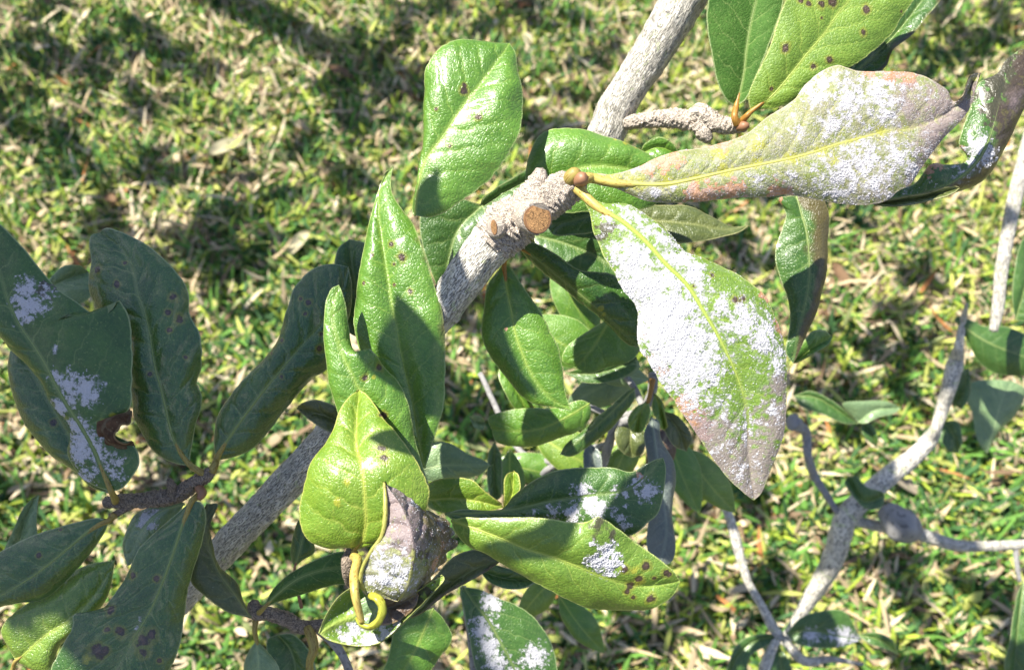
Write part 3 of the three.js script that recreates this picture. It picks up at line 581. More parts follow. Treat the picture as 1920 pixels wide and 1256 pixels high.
// ---------------------------------------------------------------- 3. left twig with its whorl of dark leaves
{
  const b = thing('magnolia_branch', 'short wrinkled brown twig bearing a whorl of dark glossy leaves, leftmost of the sprigs', 'branch', at(205, 945, 0.358));
  stem(b, 'twig', [[198, 942, 0.36, 10], [225, 940, 0.358, 13], [262, 938, 0.357, 14], [305, 934, 0.356, 16], [335, 925, 0.355, 15], [362, 908, 0.353, 14], [385, 893, 0.351, 13], [398, 880, 0.35, 8]], twigMat, ringy, { n: 280, m: 44 });
  stem(b, 'spur', [[325, 925, 0.354, 11], [320, 908, 0.351, 8], [316, 898, 0.35, 4]], twigMat, ringy, { n: 20, m: 14 });
  stem(b, 'twig', [[252, 946, 0.358, 6], [228, 958, 0.357, 6], [206, 970, 0.356, 7]], twigMat, null, { n: 16, m: 12 });
  stem(b, 'bud', [[372, 915, 0.35, 8], [378, 925, 0.348, 9], [372, 936, 0.347, 5]], budMat, null, { n: 14, m: 14 });
  leaf(b, { label: 'tall wavy dark leaf with a bent rounded tip and glossy streaks', d: 0.35, pal: 'mature', tex: [640, 320], nu: 100, nv: 40, h: [0, 6, -3], e: [-3, -5], bulge: 2.6, wave: 2, quilt: 0.5, rough: 0.3, coat: 1, bump: 0.0002, rib: 0.9,
    M: [[356, 872], [336, 846], [321, 813], [311, 772], [301, 729], [290, 691], [280, 627], [270, 584], [257, 548], [250, 507], [237, 482], [220, 460], [186, 436]],
    L: [[340, 872], [316, 864], [288, 844], [270, 823], [251, 783], [243, 745], [240, 690], [236, 640], [205, 596], [176, 574], [163, 548], [162, 525], [170, 490], [166, 460], [170, 440]],
    R: [[356, 857], [362, 823], [367, 793], [376, 767], [378, 742], [370, 719], [377, 691], [378, 650], [372, 620], [362, 602], [354, 585], [352, 543], [321, 500], [283, 464], [255, 447], [217, 431], [196, 427]],
    pet: [[388, 893, 0.351], [370, 882, 0.349]], petR: 1.2, spots: [[222, 535, 6], [186, 510, 8], [236, 493, 4], [322, 561, 7], [316, 587, 6], [334, 598, 8], [318, 620, 5], [282, 700, 4], [350, 670, 4]] });
  leaf(b, { label: 'long dark leaf leaning right with a pale straight midrib', d: 0.352, pal: 'mature', tex: [640, 320], nu: 90, nv: 36, h: [0, 4, -4], e: [-2, -8], bulge: 2.4, wave: 1.4, rough: 0.3, coat: 1, bump: 0.0002, rib: 1.0, quilt: 0.5,
    M: [[404, 864], [420, 835], [444, 799], [482, 748], [523, 697], [563, 651], [599, 610], [635, 560], [652, 500]],
    L: [[401, 842], [401, 804], [411, 768], [426, 745], [451, 717], [474, 694], [502, 664], [520, 638], [530, 605], [543, 567], [550, 542], [569, 517], [591, 501], [620, 495]],
    R: [[416, 862], [451, 852], [482, 834], [502, 811], [533, 771], [558, 740], [584, 715], [609, 694], [615, 680], [632, 640], [655, 590], [660, 540]],
    pet: [[396, 884, 0.35], [402, 872, 0.35]], petR: 1.4, spots: [[594, 651, 7], [600, 624, 4], [524, 706, 4], [532, 637, 4], [512, 665, 3], [580, 568, 6], [575, 590, 4], [562, 562, 4]] });
  leaf(b, { label: 'notched dark leaf with a bluish white scale patch, cut by the left edge', d: 0.338, pal: 'mature', tex: [768, 512], nu: 120, nv: 44, h: [0, 5, 2], e: [-7, -2], bulge: 2, wave: 1.4, rough: 0.42, rib: 0.8, dens: 1.7,
    M: [[208, 922], [192, 885], [176, 845], [153, 803], [128, 765], [105, 725], [84, 684], [60, 645], [38, 614], [13, 560], [0, 515], [-30, 440], [-70, 380]],
    L: [[178, 912], [153, 895], [138, 874], [124, 849], [127, 823], [134, 811], [117, 780], [94, 750], [80, 715], [50, 685], [15, 660], [0, 640], [-50, 590], [-95, 480]],
    R: [[229, 915], [248, 893], [261, 868], [252, 836], [215, 815], [208, 800], [222, 780], [242, 768], [247, 700], [247, 640], [241, 597], [232, 574], [224, 562], [214, 578], [201, 590], [183, 591], [166, 584], [143, 566], [112, 546], [76, 507], [51, 474], [25, 446], [0, 421], [-40, 385]],
    pet: [[216, 940, 0.357], [212, 930, 0.345]], petR: 1.2,
    crust: [[52, 540, 20, .95], [45, 565, 20, .95], [62, 570, 24, .95], [42, 590, 18, .95], [84, 552, 16, .8], [90, 578, 12, .7], [107, 550, 9, .7], [105, 657, 7, .9], [105, 702, 12, .8], [135, 722, 24, .95], [160, 735, 26, 1], [175, 742, 16, .9], [140, 750, 16, .7], [145, 800, 22, 1], [155, 830, 30, 1], [150, 850, 22, .9], [185, 850, 30, .8], [210, 860, 30, .7], [215, 890, 24, .7], [165, 885, 26, .7], [120, 760, 20, .9]],
    yell: [[195, 795, 14], [215, 778, 10]], dark: [[80, 545, 20]] });
  leaf(b, { name: 'curled_edge', label: 'brown dried edge curling round a hole', d: 0.336, pal: 'brown', share: 'f', rough: 0.9, coat: 0, spec: 0.3, wave: 4, quilt: 1.2, h: [0, 3, 0], e: [4, -4], rib: 0, M: [[244, 770], [212, 780], [193, 805], [200, 828], [228, 838], [250, 830]], L: [[242, 790], [222, 794], [210, 806], [212, 816], [228, 824], [244, 824]], R: [[240, 764], [204, 773], [184, 803], [192, 832], [226, 845], [252, 838]] });
  leaf(b, { label: 'dark leaf with pale rim half hidden behind the scaly leaf', d: 0.366, pal: 'mature', tex: [384, 192], h: [0, 4, 0], e: [-3, -2], bulge: 2.5, rough: 0.3, coat: 1, bump: 0.0002,
    M: [[205, 925], [150, 850], [100, 770], [60, 700], [22, 640]], L: [[170, 915], [138, 885], [100, 860], [70, 828], [45, 795], [28, 760], [18, 720], [14, 680]], R: [[205, 880], [180, 820], [140, 750], [90, 690], [45, 645]], spots: [[102, 792, 6], [85, 715, 5]] });
  leaf(b, { d: 0.385, pal: 'pale', share: 'd', h: [0, 2, 0], M: [[60, 560], [110, 530], [165, 510]], L: [[85, 530], [120, 498], [150, 498]], R: [[110, 575], [150, 570], [172, 550]] });
  leaf(b, { label: 'dark leaf pointing left out of the frame below the twig', d: 0.353, pal: 'mature', tex: [512, 256], h: [0, 4, 0], e: [-2, -6], bulge: 1.8, rough: 0.3, coat: 1, bump: 0.0002, rib: 1.1,
    M: [[203, 976], [170, 993], [128, 1027], [71, 1073], [28, 1101], [0, 1117], [-60, 1140], [-110, 1150]],
    L: [[181, 971], [142, 979], [99, 991], [57, 1005], [17, 1025], [0, 1033], [-60, 1075], [-100, 1120]], R: [[198, 993], [170, 1036], [142, 1070], [113, 1101], [74, 1127], [28, 1132], [0, 1136], [-70, 1160]],
    pet: [[214, 966, 0.355], [208, 972, 0.354]], petR: 1.1, spots: [[76, 1040, 5], [113, 992, 3]] });
  leaf(b, { label: 'broad dark leaf hanging to the bottom edge with a stepped margin', d: 0.346, pal: 'mature', tex: [640, 384], nu: 100, nv: 40, h: [0, 4, 4], e: [-3, -6], bulge: 1.8, wave: 1.4, rough: 0.3, coat: 1, bump: 0.0002, rib: 1.1,
    M: [[360, 938], [343, 979], [329, 1022], [312, 1070], [292, 1121], [278, 1150], [249, 1198], [218, 1249], [180, 1320]],
    L: [[340, 954], [298, 991], [264, 1025], [244, 1064], [224, 1098], [213, 1115], [196, 1138], [170, 1146], [136, 1152], [137, 1170], [113, 1215], [94, 1254], [100, 1310]],
    R: [[377, 943], [386, 965], [380, 1013], [366, 1059], [354, 1098], [346, 1155], [337, 1206], [320, 1252], [280, 1310]],
    pet: [[376, 925, 0.35], [368, 932, 0.348]], petR: 1.2, yell: [[163, 1232, 12], [200, 1143, 5]], spots: [[252, 1075, 7], [295, 1086, 6], [211, 1143, 8], [228, 1182, 9], [185, 1221, 14], [200, 1218, 9], [270, 1200, 14], [268, 1220, 10], [285, 1188, 10], [296, 1236, 5], [204, 1181, 6]],
    crust: [[262, 1165, 7, .6], [255, 1178, 6, .6]] });
  leaf(b, { label: 'pale green narrow leaf with one white patch behind the broad dark leaf', d: 0.362, pal: 'pale', tex: [256, 128], h: [0, 2, 0], e: [-2, -2], rough: 0.3, coat: 1, bump: 0.0002, M: [[345, 945], [300, 960], [262, 1000], [238, 1062]], L: [[330, 942], [280, 950], [252, 966], [240, 990], [230, 1025]], R: [[330, 970], [290, 1010], [262, 1040]], crust: [[277, 972, 18, 1], [284, 982, 10, .9]] });
  leaf(b, { label: 'shining pale green leaf with its pointed base in the bottom left corner', d: 0.36, pal: 'young', tex: [512, 256], h: [0, 4, -2], e: [-2, -2], bulge: 2.5, rough: 0.3, coat: 1, bump: 0.0002,
    M: [[28, 1240], [45, 1226], [85, 1190], [133, 1160], [180, 1110], [215, 1050]], L: [[14, 1215], [2, 1185], [9, 1166], [28, 1148], [65, 1122], [110, 1090], [160, 1060]], R: [[60, 1256], [90, 1256], [113, 1210], [150, 1180], [200, 1120]],
    pet: [[10, 1300, 0.37], [20, 1265, 0.363]], petR: 0.9 });
  leaf(b, { d: 0.385, pal: 'pale', share: 'd', h: [0, 1, 2], M: [[32, 1060], [40, 1000], [60, 945], [72, 928]], L: [[5, 1050], [20, 1000], [46, 950]], R: [[68, 1030], [64, 980], [68, 945]] });
}
// ---------------------------------------------------------------- 4. middle shoot: the tall leaves, the yellow green leaf and the rolled leaf
{
  const b = thing('magnolia_branch', 'middle shoot with tall light green leaves and one rolled leaf crusted white', 'branch', at(660, 1062, 0.325));
  stem(b, 'twig', [[662, 1030, 0.318, 10], [652, 1050, 0.316, 12], [652, 1072, 0.318, 12], [656, 1090, 0.324, 9], [680, 1130, 0.35, 8], [640, 1180, 0.375, 8]], twigMat, ringy, { n: 60, m: 20 });
  leaf(b, { label: 'tall pointed light green leaf with its lower half in shade', d: 0.345, pal: 'bright', tex: [768, 384], nu: 110, nv: 44, h: [3, 3, -9], e: [-2, 1], bulge: 2.8, wave: 1.6, quilt: 0.4, bump: 0.00013, rough: 0.33,
    M: [[796, 878], [787, 840], [780, 799], [770, 740], [757, 689], [747, 638], [744, 616], [734, 570], [729, 534], [721, 483], [714, 435], [709, 389], [716, 345], [737, 311]],
    L: [[790, 870], [770, 840], [745, 800], [715, 750], [690, 700], [672, 655], [663, 601], [663, 575], [670, 529], [676, 494], [681, 458], [688, 427], [698, 389], [709, 356], [721, 328]],
    R: [[801, 866], [812, 829], [822, 799], [831, 766], [835, 702], [835, 638], [832, 593], [823, 560], [813, 529], [798, 478], [785, 445], [772, 415], [755, 394], [736, 363], [733, 338]],
    spots: [[737, 462, 6], [757, 482, 8], [742, 498, 4], [700, 480, 3], [770, 545, 5], [741, 533, 3], [686, 533, 3]], brownSide: [1, 0.98] });
  leaf(b, { label: 'light green leaf with a notched curled margin in front of the tall leaf', d: 0.33, pal: 'bright', tex: [640, 320], nu: 100, nv: 40, h: [-2, 4, -2], e: [-3, -5], bulge: 2, wave: 1.2, rough: 0.38,
    M: [[790, 920], [760, 870], [720, 800], [695, 755], [668, 722], [661, 705], [650, 684], [637, 651], [625, 612], [624, 570], [635, 534]],
    L: [[740, 930], [690, 890], [655, 830], [633, 775], [624, 743], [616, 715], [611, 676], [607, 638], [607, 593], [612, 560], [622, 540]],
    R: [[803, 916], [793, 875], [780, 830], [774, 798], [766, 760], [752, 722], [737, 702], [719, 684], [704, 664, 3], [691, 653, 4], [678, 663, 3], [668, 661], [658, 643], [655, 620], [653, 606], [648, 570], [640, 545]],
    spots: [[711, 688, 7], [682, 709, 6], [718, 778, 6]], yell: [[698, 706, 6], [716, 790, 8]] });
  leaf(b, { label: 'broad yellow green drop shaped leaf with a glossy tip', d: 0.312, pal: 'yellow', tex: [768, 512], nu: 90, nv: 44, h: [-2, 8, -14], e: [-6, -3], bulge: 2.4, wave: 1.2, quilt: 0.4, bump: 0.00013, rough: 0.36, rib: 0.45,
    M: [[663, 1034], [678, 1013], [685, 979], [684, 943], [681, 900], [676, 868], [668, 842], [668, 790], [673, 731]],
    L: [[649, 1026], [621, 1030], [601, 1026], [578, 1012], [565, 990], [559, 957], [566, 918], [574, 893], [589, 862], [607, 838], [625, 805], [637, 768], [655, 743]],
    R: [[672, 1030], [698, 1022], [735, 1005], [780, 985], [803, 950], [804, 913], [796, 893], [783, 868], [767, 842], [747, 817], [734, 799], [721, 787], [706, 763], [688, 740]],
    pet: [[664, 1050, 0.317], [662, 1042, 0.314]], petR: 1.0, spots: [[717, 843, 8], [722, 862, 8], [712, 846, 6], [716, 778, 5]], yell: [[636, 936, 12], [654, 905, 9]] });
  const roll = leaf(b, { label: 'rolled brownish grey leaf dusted with white scale below the yellow green leaf', d: 0.3, pal: 'grey', tex: [640, 448], nu: 90, nv: 44, ragged: 0.05, h: [0, 8, 0], e: [-3, -24], bulge: 0.3, wave: 2.4, quilt: 0.9, rough: 0.6, coat: 0, rib: 0, dust: 0.3, dens: 1.8, flecks: 0.1, brownSide: [1, 0.2],
    M: [[745, 1128], [764, 1100], [774, 1060], [774, 1010], [758, 960], [720, 903]],
    L: [[690, 1117], [675, 1096], [679, 1066], [697, 1032], [716, 1006], [723, 971], [720, 930]],
    R: [[768, 1124], [800, 1112], [824, 1084], [845, 1052], [859, 1022], [853, 994], [834, 965], [806, 948], [777, 942], [745, 922]],
    crust: [[740, 1060, 40, .75], [720, 1080, 34, .8], [750, 1085, 40, .7], [715, 1055, 30, .7], [775, 950, 18, .6], [700, 1090, 22, .7], [830, 1080, 14, .6]], tan: [[835, 1015, 30], [820, 1060, 24]], mauve: [[745, 930, 60], [760, 985, 60], [762, 960, 60]], dark: [[740, 925, 60], [765, 975, 70], [790, 1010, 50], [842, 1010, 36], [760, 1020, 36]] });
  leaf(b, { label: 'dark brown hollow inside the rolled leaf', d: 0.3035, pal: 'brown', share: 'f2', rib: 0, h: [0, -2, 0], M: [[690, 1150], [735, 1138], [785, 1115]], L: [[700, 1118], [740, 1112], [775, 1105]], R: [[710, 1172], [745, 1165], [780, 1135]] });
  leaf(b, { label: 'pale green inner fold behind the yellow petiole of the rolled leaf', d: 0.2995, pal: 'pale', share: 'd2', rib: 0, h: [0, -1, 0], e: [0, 1], M: [[668, 1160], [690, 1150], [712, 1140]], L: [[672, 1130], [688, 1118], [706, 1124]], R: [[680, 1176], [700, 1172], [714, 1158]] });
  roll.material[2] = new THREE.MeshPhysicalMaterial({ color: new THREE.Color().setRGB(0.46, 0.44, 0.08), roughness: 0.5 });
  leaf(b, { label: 'lower scoop of the rolled leaf, green tipped and full of white scale', name: 'leaf', d: 0.302, pal: 'young', tex: [512, 320], nu: 80, nv: 36, h: [2, -4, 0], e: [4, 5], bulge: -3, rough: 0.6, coat: 0, rib: 0, dens: 2, flecks: 0.06,
    M: [[599, 1188], [640, 1165], [690, 1150], [740, 1140], [790, 1122], [830, 1080]],
    L: [[606, 1168], [624, 1135], [641, 1115], [668, 1100], [710, 1108], [770, 1115], [805, 1095]],
    R: [[615, 1199], [649, 1208], [689, 1210], [715, 1201], [743, 1180], [771, 1153], [805, 1114], [832, 1085]],
    crust: [[690, 1195, 24, 1.1], [665, 1178, 20, 1], [650, 1192, 16, .9], [715, 1185, 24, .9], [740, 1165, 20, .7], [700, 1130, 20, .4]], dark: [[745, 1135, 34], [770, 1130, 30], [730, 1150, 22], [790, 1110, 24]], tan: [] });
  const marg = [[720, 905, 0.2995], [722, 935, 0.297], [722, 970, 0.2955], [715, 1006, 0.295], [697, 1032, 0.295], [680, 1064, 0.2955], [676, 1094, 0.2965], [688, 1113, 0.2985]];
  part(roll, 'rolled_margin', limb(marg.map((q) => at(...q)), [0.0004, 0.0007, 0.0008, 0.0007, 0.0006, 0.0006, 0.0007, 0.0006], { n: 60, m: 12, wrinkle: (L, c, s2, t, r) => 0.2 * r * noise(c * 2, s2 * 2, L * 300) }), new THREE.MeshPhysicalMaterial({ color: new THREE.Color().setRGB(0.40, 0.42, 0.10), map: petTex, roughness: 0.45 }));
  const hook = [[690, 1114, 0.300], [698, 1117, 0.2965], [710, 1124, 0.295], [717, 1141, 0.2945], [711, 1162, 0.2945], [694, 1176, 0.295], [677, 1171, 0.296], [668, 1160, 0.2985]];
  part(roll, 'rolled_margin', limb(hook.map((p) => at(...p)), hook.map((_, i) => (i < 1 || i > 6 ? 0.0007 : 0.0014)), { n: 50, m: 12, wrinkle: (L, c, s, t, r) => -0.5 * r * s * s + 0.15 * r * noise(c, s, L * 500) }), new THREE.MeshPhysicalMaterial({ color: new THREE.Color().setRGB(0.46, 0.50, 0.06), map: petTex, roughness: 0.4 }));
  const pet = [[663, 1044, 0.312], [670, 1052, 0.303], [664, 1080, 0.297], [665, 1112, 0.293], [671, 1140, 0.2935], [678, 1166, 0.295]];
  part(roll, 'petiole', limb(pet.map((p) => at(...p)), [0.0014, 0.0016, 0.0015, 0.0013, 0.0012, 0.0010], { n: 40, m: 16 }), petYellow);
  leaf(b, { label: 'green leaf at lower middle with one round white patch and red brown spots', d: 0.326, pal: 'young', tex: [768, 384], nu: 100, nv: 44, h: [-2, 4, -2], e: [2, -4], bulge: 2.2, wave: 1.6, rough: 0.42, rib: 0.9,
    M: [[846, 976], [872, 985], [899, 994], [946, 1012], [985, 1029], [1038, 1045], [1091, 1065], [1131, 1082], [1197, 1098], [1276, 1091]],
    L: [[870, 970], [899, 971], [959, 969], [1005, 969], [1048, 973], [1091, 980], [1121, 971, 3], [1158, 989], [1197, 1022], [1231, 1045], [1264, 1072]],
    R: [[852, 996], [879, 1025], [909, 1036], [932, 1052], [966, 1075], [999, 1095], [1038, 1113], [1075, 1130, -3], [1115, 1141, -6], [1164, 1149, -7], [1200, 1145, -5], [1234, 1137], [1264, 1116]],
    dens: 2.2, crust: [[1135, 1032, 18, 1.1], [1122, 1050, 20, 1.1], [1145, 1055, 18, 1.1], [1138, 1070, 12, 1], [1108, 1012, 8, .7], [1150, 1040, 12, 1]], dark: [[1120, 985, 26, .4], [1145, 1000, 16, .4]], yell: [[1190, 1065, 10], [1200, 1090, 12]], spots: [[1211, 1059, 8], [1171, 1065, 8], [1198, 1085, 8], [1182, 1096, 8], [1177, 1104, 6], [1187, 1112, 5], [1220, 1118, 8], [1246, 1073, 7], [1254, 1075, 5], [1227, 1082, 4]] });
  leaf(b, { label: 'dark leaf with bluish white scale and an upturned pointed tip', d: 0.338, pal: 'mature', tex: [640, 384], nu: 90, nv: 40, h: [0, 3, 3], e: [-3, 2], bulge: 1.8, wave: 1, rough: 0.42, rib: 0.5, dens: 1.8,
    M: [[834, 964], [900, 962], [960, 955], [1030, 940], [1100, 930], [1180, 915], [1244, 858]],
    L: [[860, 955], [910, 955], [942, 952], [959, 933], [992, 906], [1032, 886], [1075, 878], [1110, 876], [1148, 877], [1184, 885], [1207, 873], [1230, 861]],
    R: [[850, 974], [900, 975], [972, 976], [1040, 980], [1080, 985], [1131, 985], [1184, 1004], [1214, 982], [1234, 963], [1245, 923], [1249, 875]],
    crust: [[1090, 925, 18, .9], [1105, 945, 20, 1], [1070, 965, 18, .9], [1120, 955, 20, .9], [1040, 960, 24, .6], [1000, 965, 18, .5], [1155, 925, 12, .7], [1170, 925, 9, .7], [1195, 905, 14, .8], [1215, 918, 18, .95], [1200, 930, 14, .8], [1165, 980, 18, .7], [1150, 960, 12, .7], [1175, 950, 7, .7]], tan: [[1197, 893, 8]] });
  leaf(b, { label: 'small clear yellow leaf behind the dark scaly leaf', d: 0.356, pal: 'yellow', tex: [256, 128], h: [0, 2, 0], M: [[795, 940], [840, 935], [900, 940], [944, 952]], L: [[802, 908], [833, 896], [883, 899], [909, 920], [935, 942]], R: [[810, 955], [850, 965], [910, 960]] });
  leaf(b, { d: 0.358, pal: 'yellow', share: 'y', h: [0, 1, 0], rib: 0, M: [[946, 953], [960, 925], [962, 884]], L: [[944, 930], [946, 900], [952, 888]], R: [[958, 944], [976, 915], [970, 888]] });
  leaf(b, { label: 'pale whitish green leaf behind the base of the tall leaf', d: 0.382, pal: 'pale', tex: [256, 128], h: [0, 2, 0], e: [-2, -2], M: [[775, 885], [830, 873], [880, 873], [920, 872]], L: [[795, 845], [820, 828], [848, 833], [876, 851], [905, 862]], R: [[795, 900], [850, 900], [900, 890]] });
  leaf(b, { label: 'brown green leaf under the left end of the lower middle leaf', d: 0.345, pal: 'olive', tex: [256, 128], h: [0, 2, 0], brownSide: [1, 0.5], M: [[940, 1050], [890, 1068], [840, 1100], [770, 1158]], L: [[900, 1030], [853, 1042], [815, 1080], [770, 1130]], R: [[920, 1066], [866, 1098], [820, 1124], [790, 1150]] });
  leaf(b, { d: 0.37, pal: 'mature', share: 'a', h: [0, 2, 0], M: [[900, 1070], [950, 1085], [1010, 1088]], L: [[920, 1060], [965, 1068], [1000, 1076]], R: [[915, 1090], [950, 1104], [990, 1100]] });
  leaf(b, { label: 'small olive leaf end showing left of the yellow green leaf', d: 0.362, pal: 'olive', tex: [192, 96], h: [0, 2, 0], rib: 0.3, M: [[650, 800], [610, 780], [556, 766]], L: [[640, 768], [597, 750], [566, 756]], R: [[640, 818], [612, 809], [580, 788]] });
  leaf(b, { label: 'dark leaf edge between the long leaning leaf and the tall leaf', d: 0.37, pal: 'mature', tex: [192, 96], h: [0, 2, 0], M: [[690, 640], [672, 560], [660, 500], [655, 448]], L: [[650, 620], [630, 560], [626, 500], [634, 465]], R: [[715, 600], [710, 530], [690, 460]] });
}
// ---------------------------------------------------------------- 5. low grey node with narrow leaves
{
  const b = thing('magnolia_branch', 'small grey knuckle of twig at the bottom with narrow dark leaves either side', 'branch', at(478, 1150, 0.372));
  stem(b, 'twig', [[474, 1128, 0.372, 9], [480, 1148, 0.371, 15], [500, 1150, 0.371, 13], [535, 1160, 0.373, 14], [565, 1176, 0.375, 13], [600, 1172, 0.377, 11], [640, 1170, 0.38, 10]], twigMat, ringy, { n: 70, m: 20 });
  leaf(b, { label: 'olive green leaf with one dark edge reaching up from the grey node', d: 0.366, pal: 'olive', tex: [256, 128], h: [0, 3, 0], e: [3, -4], M: [[470, 1158], [440, 1115], [408, 1070], [388, 1010], [388, 945]], L: [[425, 1147], [380, 1115], [357, 1090], [362, 1040], [374, 985]], R: [[456, 1127], [445, 1093], [411, 1059], [397, 1025], [394, 985], [408, 945]], crust: [[398, 1102, 3, .6]] });
  leaf(b, { label: 'dark narrow leaf bowed to the right of the grey node', d: 0.36, pal: 'mature', tex: [384, 160], h: [0, 4, 0], e: [-2, -3], rough: 0.5, coat: 0.05, spec: 0.6, M: [[493, 1141], [522, 1112], [561, 1084], [610, 1068], [690, 1060]], L: [[505, 1112], [527, 1087], [561, 1064], [601, 1045], [645, 1034]], R: [[522, 1130], [550, 1120], [584, 1109], [625, 1098], [660, 1092]], pet: [[484, 1150, 0.37], [489, 1145, 0.364]], petR: 0.9 });
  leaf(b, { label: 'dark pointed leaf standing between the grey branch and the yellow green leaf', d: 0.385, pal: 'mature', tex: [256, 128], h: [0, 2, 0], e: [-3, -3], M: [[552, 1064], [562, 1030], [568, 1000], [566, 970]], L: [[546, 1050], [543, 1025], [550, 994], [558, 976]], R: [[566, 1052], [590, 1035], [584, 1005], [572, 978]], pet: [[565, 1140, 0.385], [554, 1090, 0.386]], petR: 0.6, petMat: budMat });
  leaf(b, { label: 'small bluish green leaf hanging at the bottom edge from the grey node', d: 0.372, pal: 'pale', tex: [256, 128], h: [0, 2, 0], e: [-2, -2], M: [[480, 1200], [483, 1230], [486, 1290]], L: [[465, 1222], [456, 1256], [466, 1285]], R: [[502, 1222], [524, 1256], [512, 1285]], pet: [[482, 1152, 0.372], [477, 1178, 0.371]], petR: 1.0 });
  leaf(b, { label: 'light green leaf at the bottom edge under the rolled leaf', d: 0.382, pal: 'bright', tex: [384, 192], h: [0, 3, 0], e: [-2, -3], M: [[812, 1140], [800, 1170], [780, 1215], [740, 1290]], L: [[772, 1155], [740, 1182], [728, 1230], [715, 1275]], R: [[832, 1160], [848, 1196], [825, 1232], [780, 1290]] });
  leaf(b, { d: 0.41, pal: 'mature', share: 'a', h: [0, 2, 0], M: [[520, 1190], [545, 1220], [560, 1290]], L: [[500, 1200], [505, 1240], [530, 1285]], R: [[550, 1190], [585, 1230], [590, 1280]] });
  stem(b, 'petiole', [[575, 1176, 0.374, 8], [584, 1195, 0.372, 10], [588, 1215, 0.371, 9], [580, 1245, 0.372, 7], [588, 1290, 0.375, 8]], petMat, null, { n: 30, m: 14 });
  stem(b, 'petiole', [[596, 1180, 0.378, 8], [625, 1205, 0.38, 9], [645, 1235, 0.382, 8], [665, 1290, 0.386, 8]], greyMat, null, { n: 30, m: 14 });
}
